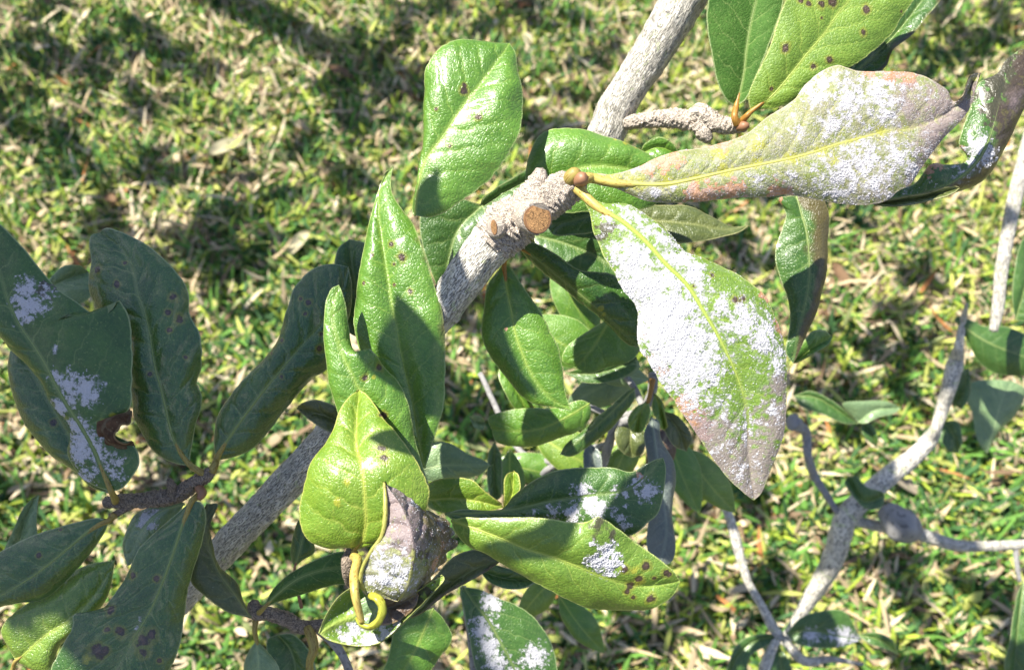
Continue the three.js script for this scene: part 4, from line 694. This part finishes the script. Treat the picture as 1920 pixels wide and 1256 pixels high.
// ---------------------------------------------------------------- 6. lower sprig in the gap behind the white leaf
{
  const b = thing('magnolia_sprig', 'lower leafy sprig seen in the gap left of the hanging white leaf', 'sprig', at(1200, 760, 0.47));
  stem(b, 'twig', [[1225, 700, 0.47, 9], [1222, 740, 0.47, 9], [1200, 775, 0.47, 8], [1155, 800, 0.475, 8], [1140, 840, 0.48, 9], [1126, 880, 0.49, 9]], greyMat, ringy, { n: 50, m: 14 });
  leaf(b, { label: 'light green leaf showing between the dark hanging leaf and the white leaf', d: 0.42, pal: 'bright', tex: [256, 128], h: [0, 3, 0], e: [-3, -2], M: [[1150, 592], [1135, 615], [1110, 655], [1080, 690]], L: [[1139, 598], [1093, 629], [1062, 652], [1054, 676]], R: [[1195, 620], [1200, 655], [1182, 678], [1140, 690], [1105, 700]] });
  leaf(b, { label: 'bluish green leaf lying level under the hanging leaf', d: 0.43, pal: 'bright', tex: [256, 128], h: [0, 4, 0], e: [-3, -6], rough: 0.3, M: [[1106, 756], [1055, 786], [1004, 806], [922, 806]], L: [[1090, 750], [1042, 764], [996, 764], [953, 769], [915, 784]], R: [[1108, 780], [1085, 808], [1042, 825], [1004, 836], [966, 837], [930, 828]] });
  leaf(b, { d: 0.45, pal: 'pale', share: 'd', h: [0, 1, 0], rib: 0, M: [[910, 795], [890, 790], [880, 782]], L: [[905, 782], [892, 778]], R: [[905, 806], [890, 802]] });
  leaf(b, { d: 0.44, pal: 'bright', share: 'b', h: [0, 2, 0], M: [[940, 680], [965, 725], [990, 775]], L: [[956, 690], [985, 735], [1000, 765]], R: [[934, 705], [950, 745], [970, 772]] });
  leaf(b, { label: 'narrow dark leaf seen edge on running down to the left', d: 0.43, pal: 'mature', tex: [192, 96], h: [0, 2, 0], e: [-3, -3], M: [[1190, 728], [1150, 770], [1100, 815], [1050, 852]], L: [[1176, 732], [1140, 765], [1090, 808], [1060, 834]], R: [[1192, 745], [1160, 790], [1110, 832], [1070, 856]] });
  leaf(b, { label: 'small yellow green leaf hanging left of the orange petiole', d: 0.46, pal: 'young', tex: [192, 96], h: [0, 2, 0], M: [[1216, 752], [1200, 776], [1194, 812]], L: [[1190, 765], [1177, 788], [1184, 808]], R: [[1220, 770], [1214, 790], [1204, 810]], pet: [[1224, 712, 0.465], [1221, 730, 0.462]], petR: 1.2, petMat: petOrange });
  leaf(b, { d: 0.462, pal: 'young', share: 'g', h: [0, 2, 0], M: [[1228, 738], [1240, 770], [1247, 806]], L: [[1222, 765], [1232, 790], [1240, 804]], R: [[1240, 750], [1250, 780], [1252, 800]] });
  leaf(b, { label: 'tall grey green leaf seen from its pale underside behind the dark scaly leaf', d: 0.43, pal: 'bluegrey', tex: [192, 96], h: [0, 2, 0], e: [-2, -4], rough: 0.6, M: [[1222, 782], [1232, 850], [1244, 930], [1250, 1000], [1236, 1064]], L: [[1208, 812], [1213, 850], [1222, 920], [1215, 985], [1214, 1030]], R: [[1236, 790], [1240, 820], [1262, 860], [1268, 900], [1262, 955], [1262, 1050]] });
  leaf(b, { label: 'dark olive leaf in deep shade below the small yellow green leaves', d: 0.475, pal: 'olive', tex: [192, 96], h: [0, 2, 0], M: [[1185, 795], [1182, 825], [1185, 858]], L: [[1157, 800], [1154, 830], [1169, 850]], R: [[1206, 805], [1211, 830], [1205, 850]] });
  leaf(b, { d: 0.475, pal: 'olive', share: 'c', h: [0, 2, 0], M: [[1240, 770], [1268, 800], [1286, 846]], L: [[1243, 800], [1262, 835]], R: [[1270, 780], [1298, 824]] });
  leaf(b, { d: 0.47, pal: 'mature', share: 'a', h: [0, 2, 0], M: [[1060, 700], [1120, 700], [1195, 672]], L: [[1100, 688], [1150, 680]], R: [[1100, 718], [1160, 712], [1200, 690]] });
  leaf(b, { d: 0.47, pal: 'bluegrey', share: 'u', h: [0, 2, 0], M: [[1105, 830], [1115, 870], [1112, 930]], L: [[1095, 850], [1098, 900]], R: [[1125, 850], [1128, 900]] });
  for (const [x, y, len, wid, ang, d, pal] of [[1060, 640, 90, 34, 0.5, 0.47, 'mature'], [1080, 560, 90, 30, 1.1, 0.52, 'mature'], [1130, 730, 80, 24, 2.7, 0.5, 'pale'], [1010, 880, 90, 22, 0.2, 0.52, 'mature'], [1075, 850, 90, 30, 0.5, 0.5, 'young'], [1170, 860, 60, 20, 2.0, 0.5, 'olive'], [1280, 880, 90, 24, 1.2, 0.54, 'mature'], [1330, 900, 80, 24, 0.9, 0.55, 'olive'], [960, 900, 60, 18, 1.5, 0.5, 'mature'], [1160, 700, 60, 18, 0.2, 0.49, 'pale'], [1240, 850, 60, 20, 1.9, 0.52, 'brown'], [1100, 500, 90, 34, 0.4, 0.5, 'mature'], [1160, 450, 90, 34, 0.1, 0.52, 'mature'], [1010, 1120, 60, 20, 2.3, 0.5, 'olive'], [1090, 1170, 70, 20, 0.9, 0.52, 'mature']]) {
    const cx = Math.cos(ang), cy = Math.sin(ang), w2 = wid * 1.35, at2 = (f, g) => [x + cx * len * f - cy * w2 * g, y + cy * len * f + cx * w2 * g];
    leaf(b, { d, pal: pal === 'mature' ? 'bright' : pal === 'olive' ? 'young' : pal, share: 'z', nu: 28, nv: 10, h: [0, 4, -3], e: [-3, -2], M: [at2(-1, 0), at2(0, 0.15), at2(1, 0)], L: [at2(-0.5, -0.75), at2(0.1, -1), at2(0.65, -0.55)], R: [at2(-0.5, 0.8), at2(0.1, 1), at2(0.65, 0.6)] });
  }
  for (const line of [[[1000, 900, 0.52, 6], [1060, 860, 0.51, 7], [1140, 835, 0.485, 8]], [[1100, 760, 0.49, 5], [1150, 780, 0.485, 6], [1190, 775, 0.475, 7]], [[900, 700, 0.55, 5], [980, 850, 0.53, 6], [1050, 868, 0.512, 7]], [[1126, 880, 0.49, 8], [1112, 940, 0.5, 8], [1108, 1010, 0.51, 8]], [[1150, 680, 0.49, 5], [1185, 720, 0.48, 6], [1205, 760, 0.472, 6]]]) stem(b, 'twig', line, greyMat, ringy, { n: 30, m: 12 });
  leaf(b, { label: 'dark blue green leaf upright beside the small yellow leaf', d: 0.46, pal: 'mature', tex: [192, 96], h: [0, 2, 0], M: [[928, 830], [926, 880], [930, 940]], L: [[916, 850], [914, 900], [920, 930]], R: [[938, 850], [942, 900], [940, 930]] });
}
{
  const b = thing('magnolia_sprig', 'low sprig at the bottom edge with one blue shaded leaf patched with white scale', 'sprig', at(900, 1256, 0.43));
  leaf(b, { label: 'dark blue leaf with several bluish scale patches', d: 0.43, pal: 'mature', tex: [512, 320], nu: 80, nv: 40, h: [0, 3, 0], e: [3, -4], rough: 0.35, dens: 1.4, M: [[868, 1100], [890, 1132], [916, 1165], [942, 1211], [962, 1250], [980, 1320]], L: [[863, 1110], [870, 1150], [880, 1200], [892, 1256], [915, 1310]], R: [[900, 1105], [932, 1120], [970, 1135], [999, 1155], [1025, 1188], [1042, 1231], [1040, 1290]], crust: [[920, 1130, 20, .95], [905, 1180, 22, 1], [915, 1210, 20, .95], [905, 1165, 14, .9], [1003, 1230, 22, 1], [1000, 1215, 14, .9], [935, 1245, 22, .95], [960, 1256, 14, .8]] });
  stem(b, 'twig', [[868, 1100, 0.432, 6], [876, 1150, 0.432, 7], [886, 1210, 0.433, 9], [892, 1300, 0.435, 9]], greyMat, null, { n: 40, m: 14 });
}
// ---------------------------------------------------------------- 7. far branches at the right
{
  const b = thing('magnolia_branch', 'bluish bare branch running down the right side with a round gall', 'branch', at(1495, 1164, 0.74));
  const D = 0.70;
  stem(b, 'stem', [[1814, 570, D - 0.04, 3], [1806, 604, D - 0.03, 6.5], [1799, 650, D - 0.03, 8.6], [1794, 672, D - 0.02, 13.0], [1790, 690, D - 0.02, 15.8], [1781, 725, D - 0.02, 13.7], [1768, 765, D - 0.01, 12.2], [1757, 800, D - 0.01, 9.4], [1746, 822, D, 14.4], [1712, 858, D, 15.8], [1676, 886, D, 18.0], [1625, 930, D, 19.4], [1588, 970, D, 21.6], [1568, 1035, D + 0.01, 20.9], [1545, 1082, D + 0.02, 18.7], [1520, 1122, D + 0.03, 14.4], [1494, 1164, D + 0.04, 10.1], [1470, 1205, D + 0.05, 10.1]], barkMat, ridgy, { n: 150, m: 22 });
  stem(b, 'twig', [[1486, 790, D - 0.02, 15.8], [1512, 812, D - 0.01, 8.6], [1515, 850, D - 0.01, 7.9], [1528, 892, D, 7.9], [1550, 928, D, 6.5], [1572, 962, D, 5.8]], greyMat, ringy, { n: 50, m: 14 });
  stem(b, 'twig', [[1600, 975, D, 9.4], [1640, 985, D, 10.1], [1680, 992, D, 11.5], [1736, 1005, D, 12.2], [1792, 1022, D, 11.5], [1850, 1024, D, 9.4], [1960, 1018, D, 8.6]], barkMat, ridgy, { n: 60, m: 16 });
  stem(b, 'gall', [[1652, 962, D - 0.005, 8.6], [1666, 966, D - 0.01, 24], [1688, 982, D - 0.015, 33], [1708, 994, D - 0.01, 25], [1722, 996, D - 0.005, 11.5]], greyMat, (L, c, s, t, r) => 0.12 * r * noise(c * 2, s * 2, L * 60), { n: 30, m: 24 });
  stem(b, 'twig', [[1905, 1024, D, 5.0], [1908, 1060, D, 5.0], [1914, 1090, D, 3.6]], greyMat, null, { n: 20, m: 12 });
  leaf(b, { label: 'dark stubby leaf clasping the fork of the bare branch', d: D - 0.02, pal: 'mature', tex: [192, 96], h: [0, 4, 0], M: [[1660, 930], [1620, 940], [1590, 895]], L: [[1655, 950], [1625, 955], [1603, 935], [1584, 905]], R: [[1655, 922], [1625, 912], [1605, 892]] });
  leaf(b, { label: 'broad dark leaf at the right edge beside the branch tip', d: D - 0.03, pal: 'mature', tex: [256, 128], h: [0, 6, 0], e: [-5, -8], M: [[1790, 600], [1850, 640], [1920, 668], [1990, 690]], L: [[1800, 592], [1851, 612], [1884, 612], [1925, 628], [1980, 670]], R: [[1812, 632], [1837, 680], [1873, 702], [1920, 705], [1970, 702]] });
  leaf(b, { label: 'pale olive leaf at the right edge below the broad dark leaf', d: D + 0.02, pal: 'pale', tex: [256, 128], h: [0, 5, 0], e: [-3, -6], M: [[1852, 850], [1866, 800], [1880, 750], [1900, 715]], L: [[1835, 828], [1822, 770], [1807, 730], [1832, 714], [1870, 712]], R: [[1873, 812], [1900, 785], [1920, 755], [1922, 728]], under: UNDER });
  leaf(b, { label: 'narrow dark leaf running right from the crumpled grey bud', d: D - 0.02, pal: 'mature', tex: [192, 96], h: [0, 4, 0], M: [[1490, 742], [1530, 745], [1570, 768], [1610, 794]], L: [[1519, 732], [1555, 748], [1590, 774]], R: [[1500, 760], [1545, 778], [1585, 794]] });
  leaf(b, { label: 'pale sunlit leaf end beside the narrow dark leaf', d: D - 0.01, pal: 'pale', tex: [192, 96], h: [0, 4, 0], M: [[1610, 792], [1640, 770], [1690, 764]], L: [[1580, 756], [1620, 752], [1662, 752]], R: [[1622, 794], [1650, 782], [1680, 774]] });
  leaf(b, { d: D, pal: 'mature', share: 'a', h: [0, 3, 0], M: [[1616, 795], [1635, 815], [1644, 838]], L: [[1618, 812], [1632, 830]], R: [[1634, 796], [1648, 822]] });
  leaf(b, { d: D + 0.02, pal: 'mature', share: 'a', h: [0, 3, 0], M: [[1770, 790], [1790, 820], [1798, 850]], L: [[1764, 820], [1780, 846]], R: [[1796, 790], [1806, 830]] });
  leaf(b, { d: D, pal: 'mature', share: 'a', h: [0, 3, 0], M: [[1790, 760], [1808, 720], [1818, 690]], L: [[1786, 735], [1800, 700]], R: [[1805, 765], [1822, 735]] });
}
{
  const D = 0.66, b = thing('magnolia_sprig', 'bottom right sprig of dark leaves radiating from one bare node', 'sprig', at(1463, 1193, D));
  stem(b, 'twig', [[1348, 938, D, 3.6], [1364, 960, D, 7.9], [1377, 1000, D, 9.4], [1390, 1050, D, 8.6], [1405, 1095, D, 7.2], [1430, 1138, D, 7.9], [1449, 1175, D, 10.1], [1463, 1193, D, 9.4]], barkMat, ridgy, { n: 70, m: 16 });
  leaf(b, { label: 'dark leaf arching left from the bottom node', d: D, pal: 'mature', tex: [192, 96], h: [0, 5, 0], M: [[1458, 1192], [1410, 1205], [1378, 1240], [1368, 1300]], L: [[1431, 1188], [1392, 1200], [1368, 1239], [1358, 1285]], R: [[1440, 1210], [1408, 1230], [1395, 1280]] });
  leaf(b, { label: 'dark leaf going straight down from the bottom node', d: D, pal: 'mature', tex: [192, 96], h: [0, 5, 0], M: [[1461, 1212], [1464, 1245], [1466, 1310]], L: [[1446, 1240], [1442, 1290]], R: [[1478, 1235], [1492, 1290]] });
  leaf(b, { label: 'dark scaly leaf going right from the bottom node', d: D - 0.005, pal: 'mature', tex: [256, 128], h: [0, 5, 0], M: [[1476, 1188], [1520, 1182], [1570, 1192], [1616, 1200]], L: [[1500, 1160], [1541, 1146], [1583, 1146], [1606, 1180]], R: [[1490, 1205], [1540, 1215], [1580, 1212]], dens: 1, crust: [[1522, 1190, 14, 1], [1580, 1192, 16, 1.1], [1600, 1198, 12, 1], [1560, 1190, 12, .9]] });
  leaf(b, { label: 'small dark leaf farthest right on the bottom sprig', d: D, pal: 'mature', tex: [128, 64], h: [0, 3, 0], M: [[1610, 1190], [1650, 1200], [1686, 1228]], L: [[1640, 1186], [1672, 1198]], R: [[1630, 1206], [1660, 1216]] });
  stem(b, 'petiole', [[1462, 1196, D - 0.002, 5.8], [1450, 1212, D - 0.004, 9.4], [1436, 1250, D - 0.004, 11.5], [1425, 1300, D, 11.5]], barkMat, null, { n: 24, m: 14 });
  stem(b, 'petiole', [[1468, 1194, D - 0.002, 5.8], [1486, 1218, D - 0.004, 9.4], [1512, 1240, D, 9.4], [1560, 1236, D, 5.8], [1619, 1246, D, 3]], barkMat, null, { n: 24, m: 14 });
}
{
  const D = 0.62, b = thing('magnolia_branch', 'blurred grey limb at the right edge with dark leaves, farthest right', 'branch', at(1900, 420, D));
  stem(b, 'stem', [[1935, 240, D, 11.5], [1914, 330, D, 13.0], [1898, 400, D, 13.0], [1887, 460, D, 12.2], [1877, 525, D, 11.5], [1872, 580, D, 10.8], [1864, 620, D, 7.9]], barkMat, ridgy, { n: 70, m: 20 });
  leaf(b, { label: 'dark leaf at the right edge beside the blurred limb', d: D, pal: 'mature', tex: [192, 96], h: [0, 4, 0], M: [[1905, 600], [1925, 530], [1945, 440]], L: [[1900, 560], [1905, 500], [1918, 450]], R: [[1930, 600], [1960, 530], [1965, 470]] });
  leaf(b, { label: 'dark leaf hanging at the right edge near the bottom corner', d: D, pal: 'mature', tex: [192, 96], h: [0, 4, 0], M: [[1920, 1090], [1910, 1170], [1900, 1280]], L: [[1908, 1120], [1896, 1190], [1884, 1250]], R: [[1940, 1120], [1945, 1200], [1925, 1280]] });
}
// ---------------------------------------------------------------- foliage of the same tree above and left of the frame: it stands between the sun and what lies in shade
const plainLeaf = (() => {
  const nu = 10, nv = 6, pos = [], idx = [];
  for (const side of [0, 1]) for (let i = 0; i <= nu; i++) for (let j = 0; j <= nv; j++) {
    const t = i / nu, v = (j / nv) * 2 - 1, w = 0.2 * Math.sin(Math.PI * Math.pow(t, 0.85)) ** 0.8;
    pos.push(v * w, 0.05 * v * v + 0.05 * Math.sin(t * 3) - side * 0.004, t - 0.5);
  }
  const W = nv + 1, n0 = (nu + 1) * W;
  for (let i = 0; i < nu; i++) for (let j = 0; j < nv; j++) { const a = i * W + j, b = a + 1, c = a + W, d = c + 1; idx.push(a, c, b, b, c, d, a + n0, b + n0, c + n0, b + n0, d + n0, c + n0); }
  for (let i = 0; i < nu; i++) for (const j of [0, nv]) { const a = i * W + j, c = a + W; j ? idx.push(a, c, a + n0, c, c + n0, a + n0) : idx.push(a, a + n0, c, c, a + n0, c + n0); }
  const g = new THREE.BufferGeometry();
  g.setAttribute('position', new THREE.Float32BufferAttribute(pos, 3)); g.setIndex(idx); g.computeVertexNormals();
  return g;
})();
const plainMat = new THREE.MeshStandardMaterial({ color: new THREE.Color().setRGB(0.05, 0.10, 0.03), roughness: 0.5 });
const leafMatrix = (p, len, wide, tilt) => {
  const n = toSun.clone().add(V(rr(-tilt, tilt), rr(-tilt, tilt), rr(-tilt, tilt))).normalize(), q = new THREE.Quaternion().setFromUnitVectors(V(0, 1, 0), n);
  q.multiply(new THREE.Quaternion().setFromAxisAngle(V(0, 1, 0), rr(0, 6.283)));
  return new THREE.Matrix4().compose(p, q, V(len * wide, len, len));
};
{
  const b = thing('magnolia_branch', 'leafy branch of the same tree hanging outside the left edge toward the sun', 'branch', at(-60, 900, 0.352).addScaledVector(toSun, 0.6));
  const hub = (x, y) => at(x, y, 0.352).addScaledVector(toSun, 0.61);
  part(b, 'stem', limb([hub(-420, 700), hub(-100, 760), hub(200, 800), hub(480, 820), hub(600, 900)], [0.006, 0.005, 0.004, 0.003, 0.002], { n: 40, m: 10 }), greyMat);
  const put = (x, y, d, s, len, wide, tilt) => { const m = new THREE.Mesh(plainLeaf, plainMat); m.name = 'leaf'; m.castShadow = m.receiveShadow = true; leafMatrix(at(x, y, d).addScaledVector(toSun, s).sub(b.position), len, wide, tilt).decompose(m.position, m.quaternion, m.scale); b.add(m); };
  // cover of the left whorl, the leaning leaf and the grey limb
  for (let y = 400; y < 1290; y += 105) for (let x = -80; x < 640; x += 120) {
    if (y > 1000 && x < 200) continue;
    if (y > 800 && x > 560) continue;
    put(x + rr(-25, 25), y + rr(-25, 25), 0.352, rr(0.55, 0.7), rr(0.062, 0.08), 1.25, 0.5);
  }
  for (const [x, y] of [[610, 520], [590, 590], [575, 640], [640, 470], [560, 1080], [600, 1050], [520, 1120], [420, 1180], [470, 1230]]) put(x, y, 0.36, 0.6, 0.05, 1.1, 0.3);
  for (const [x, y] of [[60, 1040], [120, 1020], [20, 1075], [150, 1060], [200, 1090], [215, 1150], [195, 1205], [85, 1090], [-40, 1070]]) put(x, y, 0.352, 0.5, 0.036, 1.3, 0.2);
  for (const [x, y] of [[640, 800], [600, 850], [550, 900], [500, 940], [450, 990], [405, 1030]]) put(x, y, 0.39, 0.6, 0.06, 1.2, 0.3);
  // the far bare limbs, mostly in shade
  for (const [x, y] of [[1900, 300], [1885, 420], [1880, 520], [1865, 600], [1795, 690], [1770, 740], [1560, 1010], [1580, 960], [1640, 930], [1700, 990], [1690, 970], [1800, 1020], [1515, 840], [1545, 920], [1640, 990]]) put(x, y, 0.7, rr(0.5, 0.6), 0.06, 1.1, 0.3);
  // the rounded leaf end that darkens the lower half of the tall leaf
  const sh = (spec) => leaf(b, { share: 'h', pal: 'mature', rib: 0, nu: 30, nv: 12, h: [0, 2, 0], s: 0.17, ...spec });
  sh({ d: 0.343, s: 0.25, M: [[752, 562], [768, 620], [784, 680], [806, 800]], L: [[730, 588], [704, 635], [704, 685], [752, 760]], R: [[775, 580], [805, 612], [828, 650], [856, 720], [842, 780]] });
  // the dark half of the hanging leaf and its dark top
  sh({ d: 0.36, s: 0.3, M: [[935, 480], [935, 540], [940, 585], [960, 660], [1020, 775]], L: [[880, 500], [880, 600], [900, 680], [950, 760]], R: [[928, 560], [948, 600], [966, 650], [990, 710], [1030, 768]] });
  // bars of shade on the scaly dark leaf and the leaf under it
  sh({ d: 0.337, s: 0.24, M: [[815, 950], [900, 930], [1000, 920], [1098, 915]], L: [[860, 900], [960, 870], [1060, 850], [1096, 860]], R: [[860, 975], [960, 985], [1060, 985], [1096, 972]] });
  sh({ d: 0.336, s: 0.24, M: [[1140, 1000], [1190, 945], [1255, 850]], L: [[1140, 950], [1165, 880], [1215, 845]], R: [[1165, 1010], [1215, 990], [1262, 920]] });
  sh({ d: 0.324, s: 0.24, M: [[860, 1040], [940, 1022], [1010, 1020], [1060, 1005], [1100, 980]], L: [[900, 1012], [960, 1000], [1020, 994], [1045, 970]], R: [[900, 1050], [960, 1044], [1020, 1044], [1080, 1034]] });
}
{
  const gAt = (x, y) => { const r = at(x, y, 1).sub(EYE); return EYE.clone().addScaledVector(r, -(EYE.y - 0.015) / r.y); };
  const list = [];
  // shade patches of the lawn as they lie, [x, y, half width, half height, fill]
  for (const [x, y, a, b2, f] of [[140, 150, 230, 100, 1.3], [40, 50, 110, 50, .6], [330, 180, 90, 60, .8], [70, 280, 120, 50, .6], [250, 335, 180, 36, 1], [470, 410, 210, 76, 1.2], [300, 430, 120, 30, .6],
    [640, 190, 110, 120, 1], [770, 140, 90, 140, .8], [700, 330, 80, 70, .7], [1050, 130, 130, 150, .65], [470, 500, 170, 50, .7], [420, 580, 120, 30, .6], [1640, 640, 130, 60, 1], [1720, 560, 90, 60, .9], [1800, 80, 190, 110, .85], [1650, 200, 90, 60, .7],
    [1350, 440, 150, 80, .9], [1340, 900, 120, 70, 1], [1570, 790, 120, 60, .8], [910, 720, 110, 110, .9], [1130, 1180, 220, 90, .95], [300, 840, 120, 130, .9], [60, 880, 130, 120, .9], [1640, 1080, 130, 50, .6], [1450, 1120, 90, 40, .5],
    [700, 1180, 190, 120, .8], [1830, 1150, 90, 50, .5], [1790, 760, 90, 60, .7], [1000, 560, 140, 120, .8], [900, 30, 140, 40, .6], [130, 560, 100, 60, .5], [1560, 350, 60, 30, .4], [500, 1060, 60, 90, .6]]) {
    const c = gAt(x, y), sx = gAt(x + a, y).distanceTo(c), sz = gAt(x, Math.max(0, y - b2)).distanceTo(gAt(x, y + b2)) / 2, n = Math.round(sx * sz * 1000 * f) + 2;
    for (let i = 0; i < n; i++) {
      const r = Math.sqrt(rnd()), t = rr(0, 6.283), p = c.clone().add(V(Math.cos(t) * r * sx, 0, Math.sin(t) * r * sz)).addScaledVector(toSun, rr(1.0, 1.5));
      const r2 = p.clone().sub(EYE), z = r2.dot(FWD), X = 960 + (r2.dot(RIGHT) / z) * FPX, Y = 628 - (r2.dot(UPV) / z) * FPX;
      if (z > 0.02 && X > -420 && X < 2340 && Y > -420 && Y < 1700) continue;
      const g = plainLeaf.clone(); g.applyMatrix4(leafMatrix(p, rr(0.07, 0.11), rr(0.8, 1.1), 0.8)); list.push(g);
    }
  }
  const t = thing('magnolia_tree', 'crown and bare limb of the same tree above the frame, shading the lawn', 'tree', V(-1.6, 0, -1.2));
  const arm = limb([V(-1.9, 0, -2.6), V(-1.85, 0.7, -2.4), V(-1.5, 1.3, -1.9), V(-0.9, 1.5, -1.4), V(-0.3, 1.6, -1.1)], [0.09, 0.075, 0.05, 0.03, 0.012], { n: 60, m: 14, wrinkle: ridgy });
  part(t, 'trunk', arm, greyMat);
  part(t, 'crown', mergeGeometries(list), plainMat, null, { kind: 'stuff' });
}

// ---------------------------------------------------------------- fallen leaves on the lawn
for (const [x, y, len, turn, tip, kind, label] of [[430, 282, 0.075, 2.4, 0.25, 'pale', 'pale dry leaf lying on the lawn, largest one at upper left'], [1575, 520, 0.045, 0.4, 0.3, 'brown', 'small brown dry leaf on the shaded lawn under the grey leaf'], [640, 140, 0.05, 1.2, 0.3, 'brown', 'brown dead leaf on the lawn near the top, left of the upright leaf'], [560, 460, 0.05, 5.6, 0.35, 'pale', 'narrow pale leaf on the lawn left of the tall pointed leaf'], [1690, 905, 0.045, 0.9, 0.3, 'grey', 'grey dead leaf on the lawn behind the fork of the bare branch'], [1560, 590, 0.04, 2.0, 0.4, 'brown', 'curled dark leaf on the lawn right of the hanging teal leaf'], [205, 375, 0.04, 4.0, 0.3, 'brown', 'brown leaf on the lawn above the wavy dark leaf']]) {
  const r = at(x, y, 1).sub(EYE), c = EYE.clone().addScaledVector(r, -(EYE.y - 0.028) / r.y);
  const t = thing('fallen_leaf', label, 'leaf', c), tone = { pale: [0.42, 0.38, 0.24], brown: [0.17, 0.10, 0.05], grey: [0.26, 0.22, 0.16] }[kind];
  const g = plainLeaf.clone(); g.scale(len * 0.95, len * 1.6, len); g.rotateX(tip); g.rotateY(turn); g.translate(c.x, c.y, c.z);
  part(t, 'blade', g, new THREE.MeshStandardMaterial({ color: new THREE.Color().setRGB(...tone), roughness: 0.8 }));
  const dir = V(Math.sin(turn), -Math.sin(tip) , Math.cos(turn));
  part(t, 'stalk', limb([c.clone().addScaledVector(dir, -len * 0.72), c.clone().addScaledVector(dir, -len * 0.5), c.clone().addScaledVector(dir, -len * 0.4).add(V(0, 0.002, 0))], [0.0008, 0.0009, 0.0006], { n: 8, m: 6 }), petMat);
}


renderer.render(scene, camera);
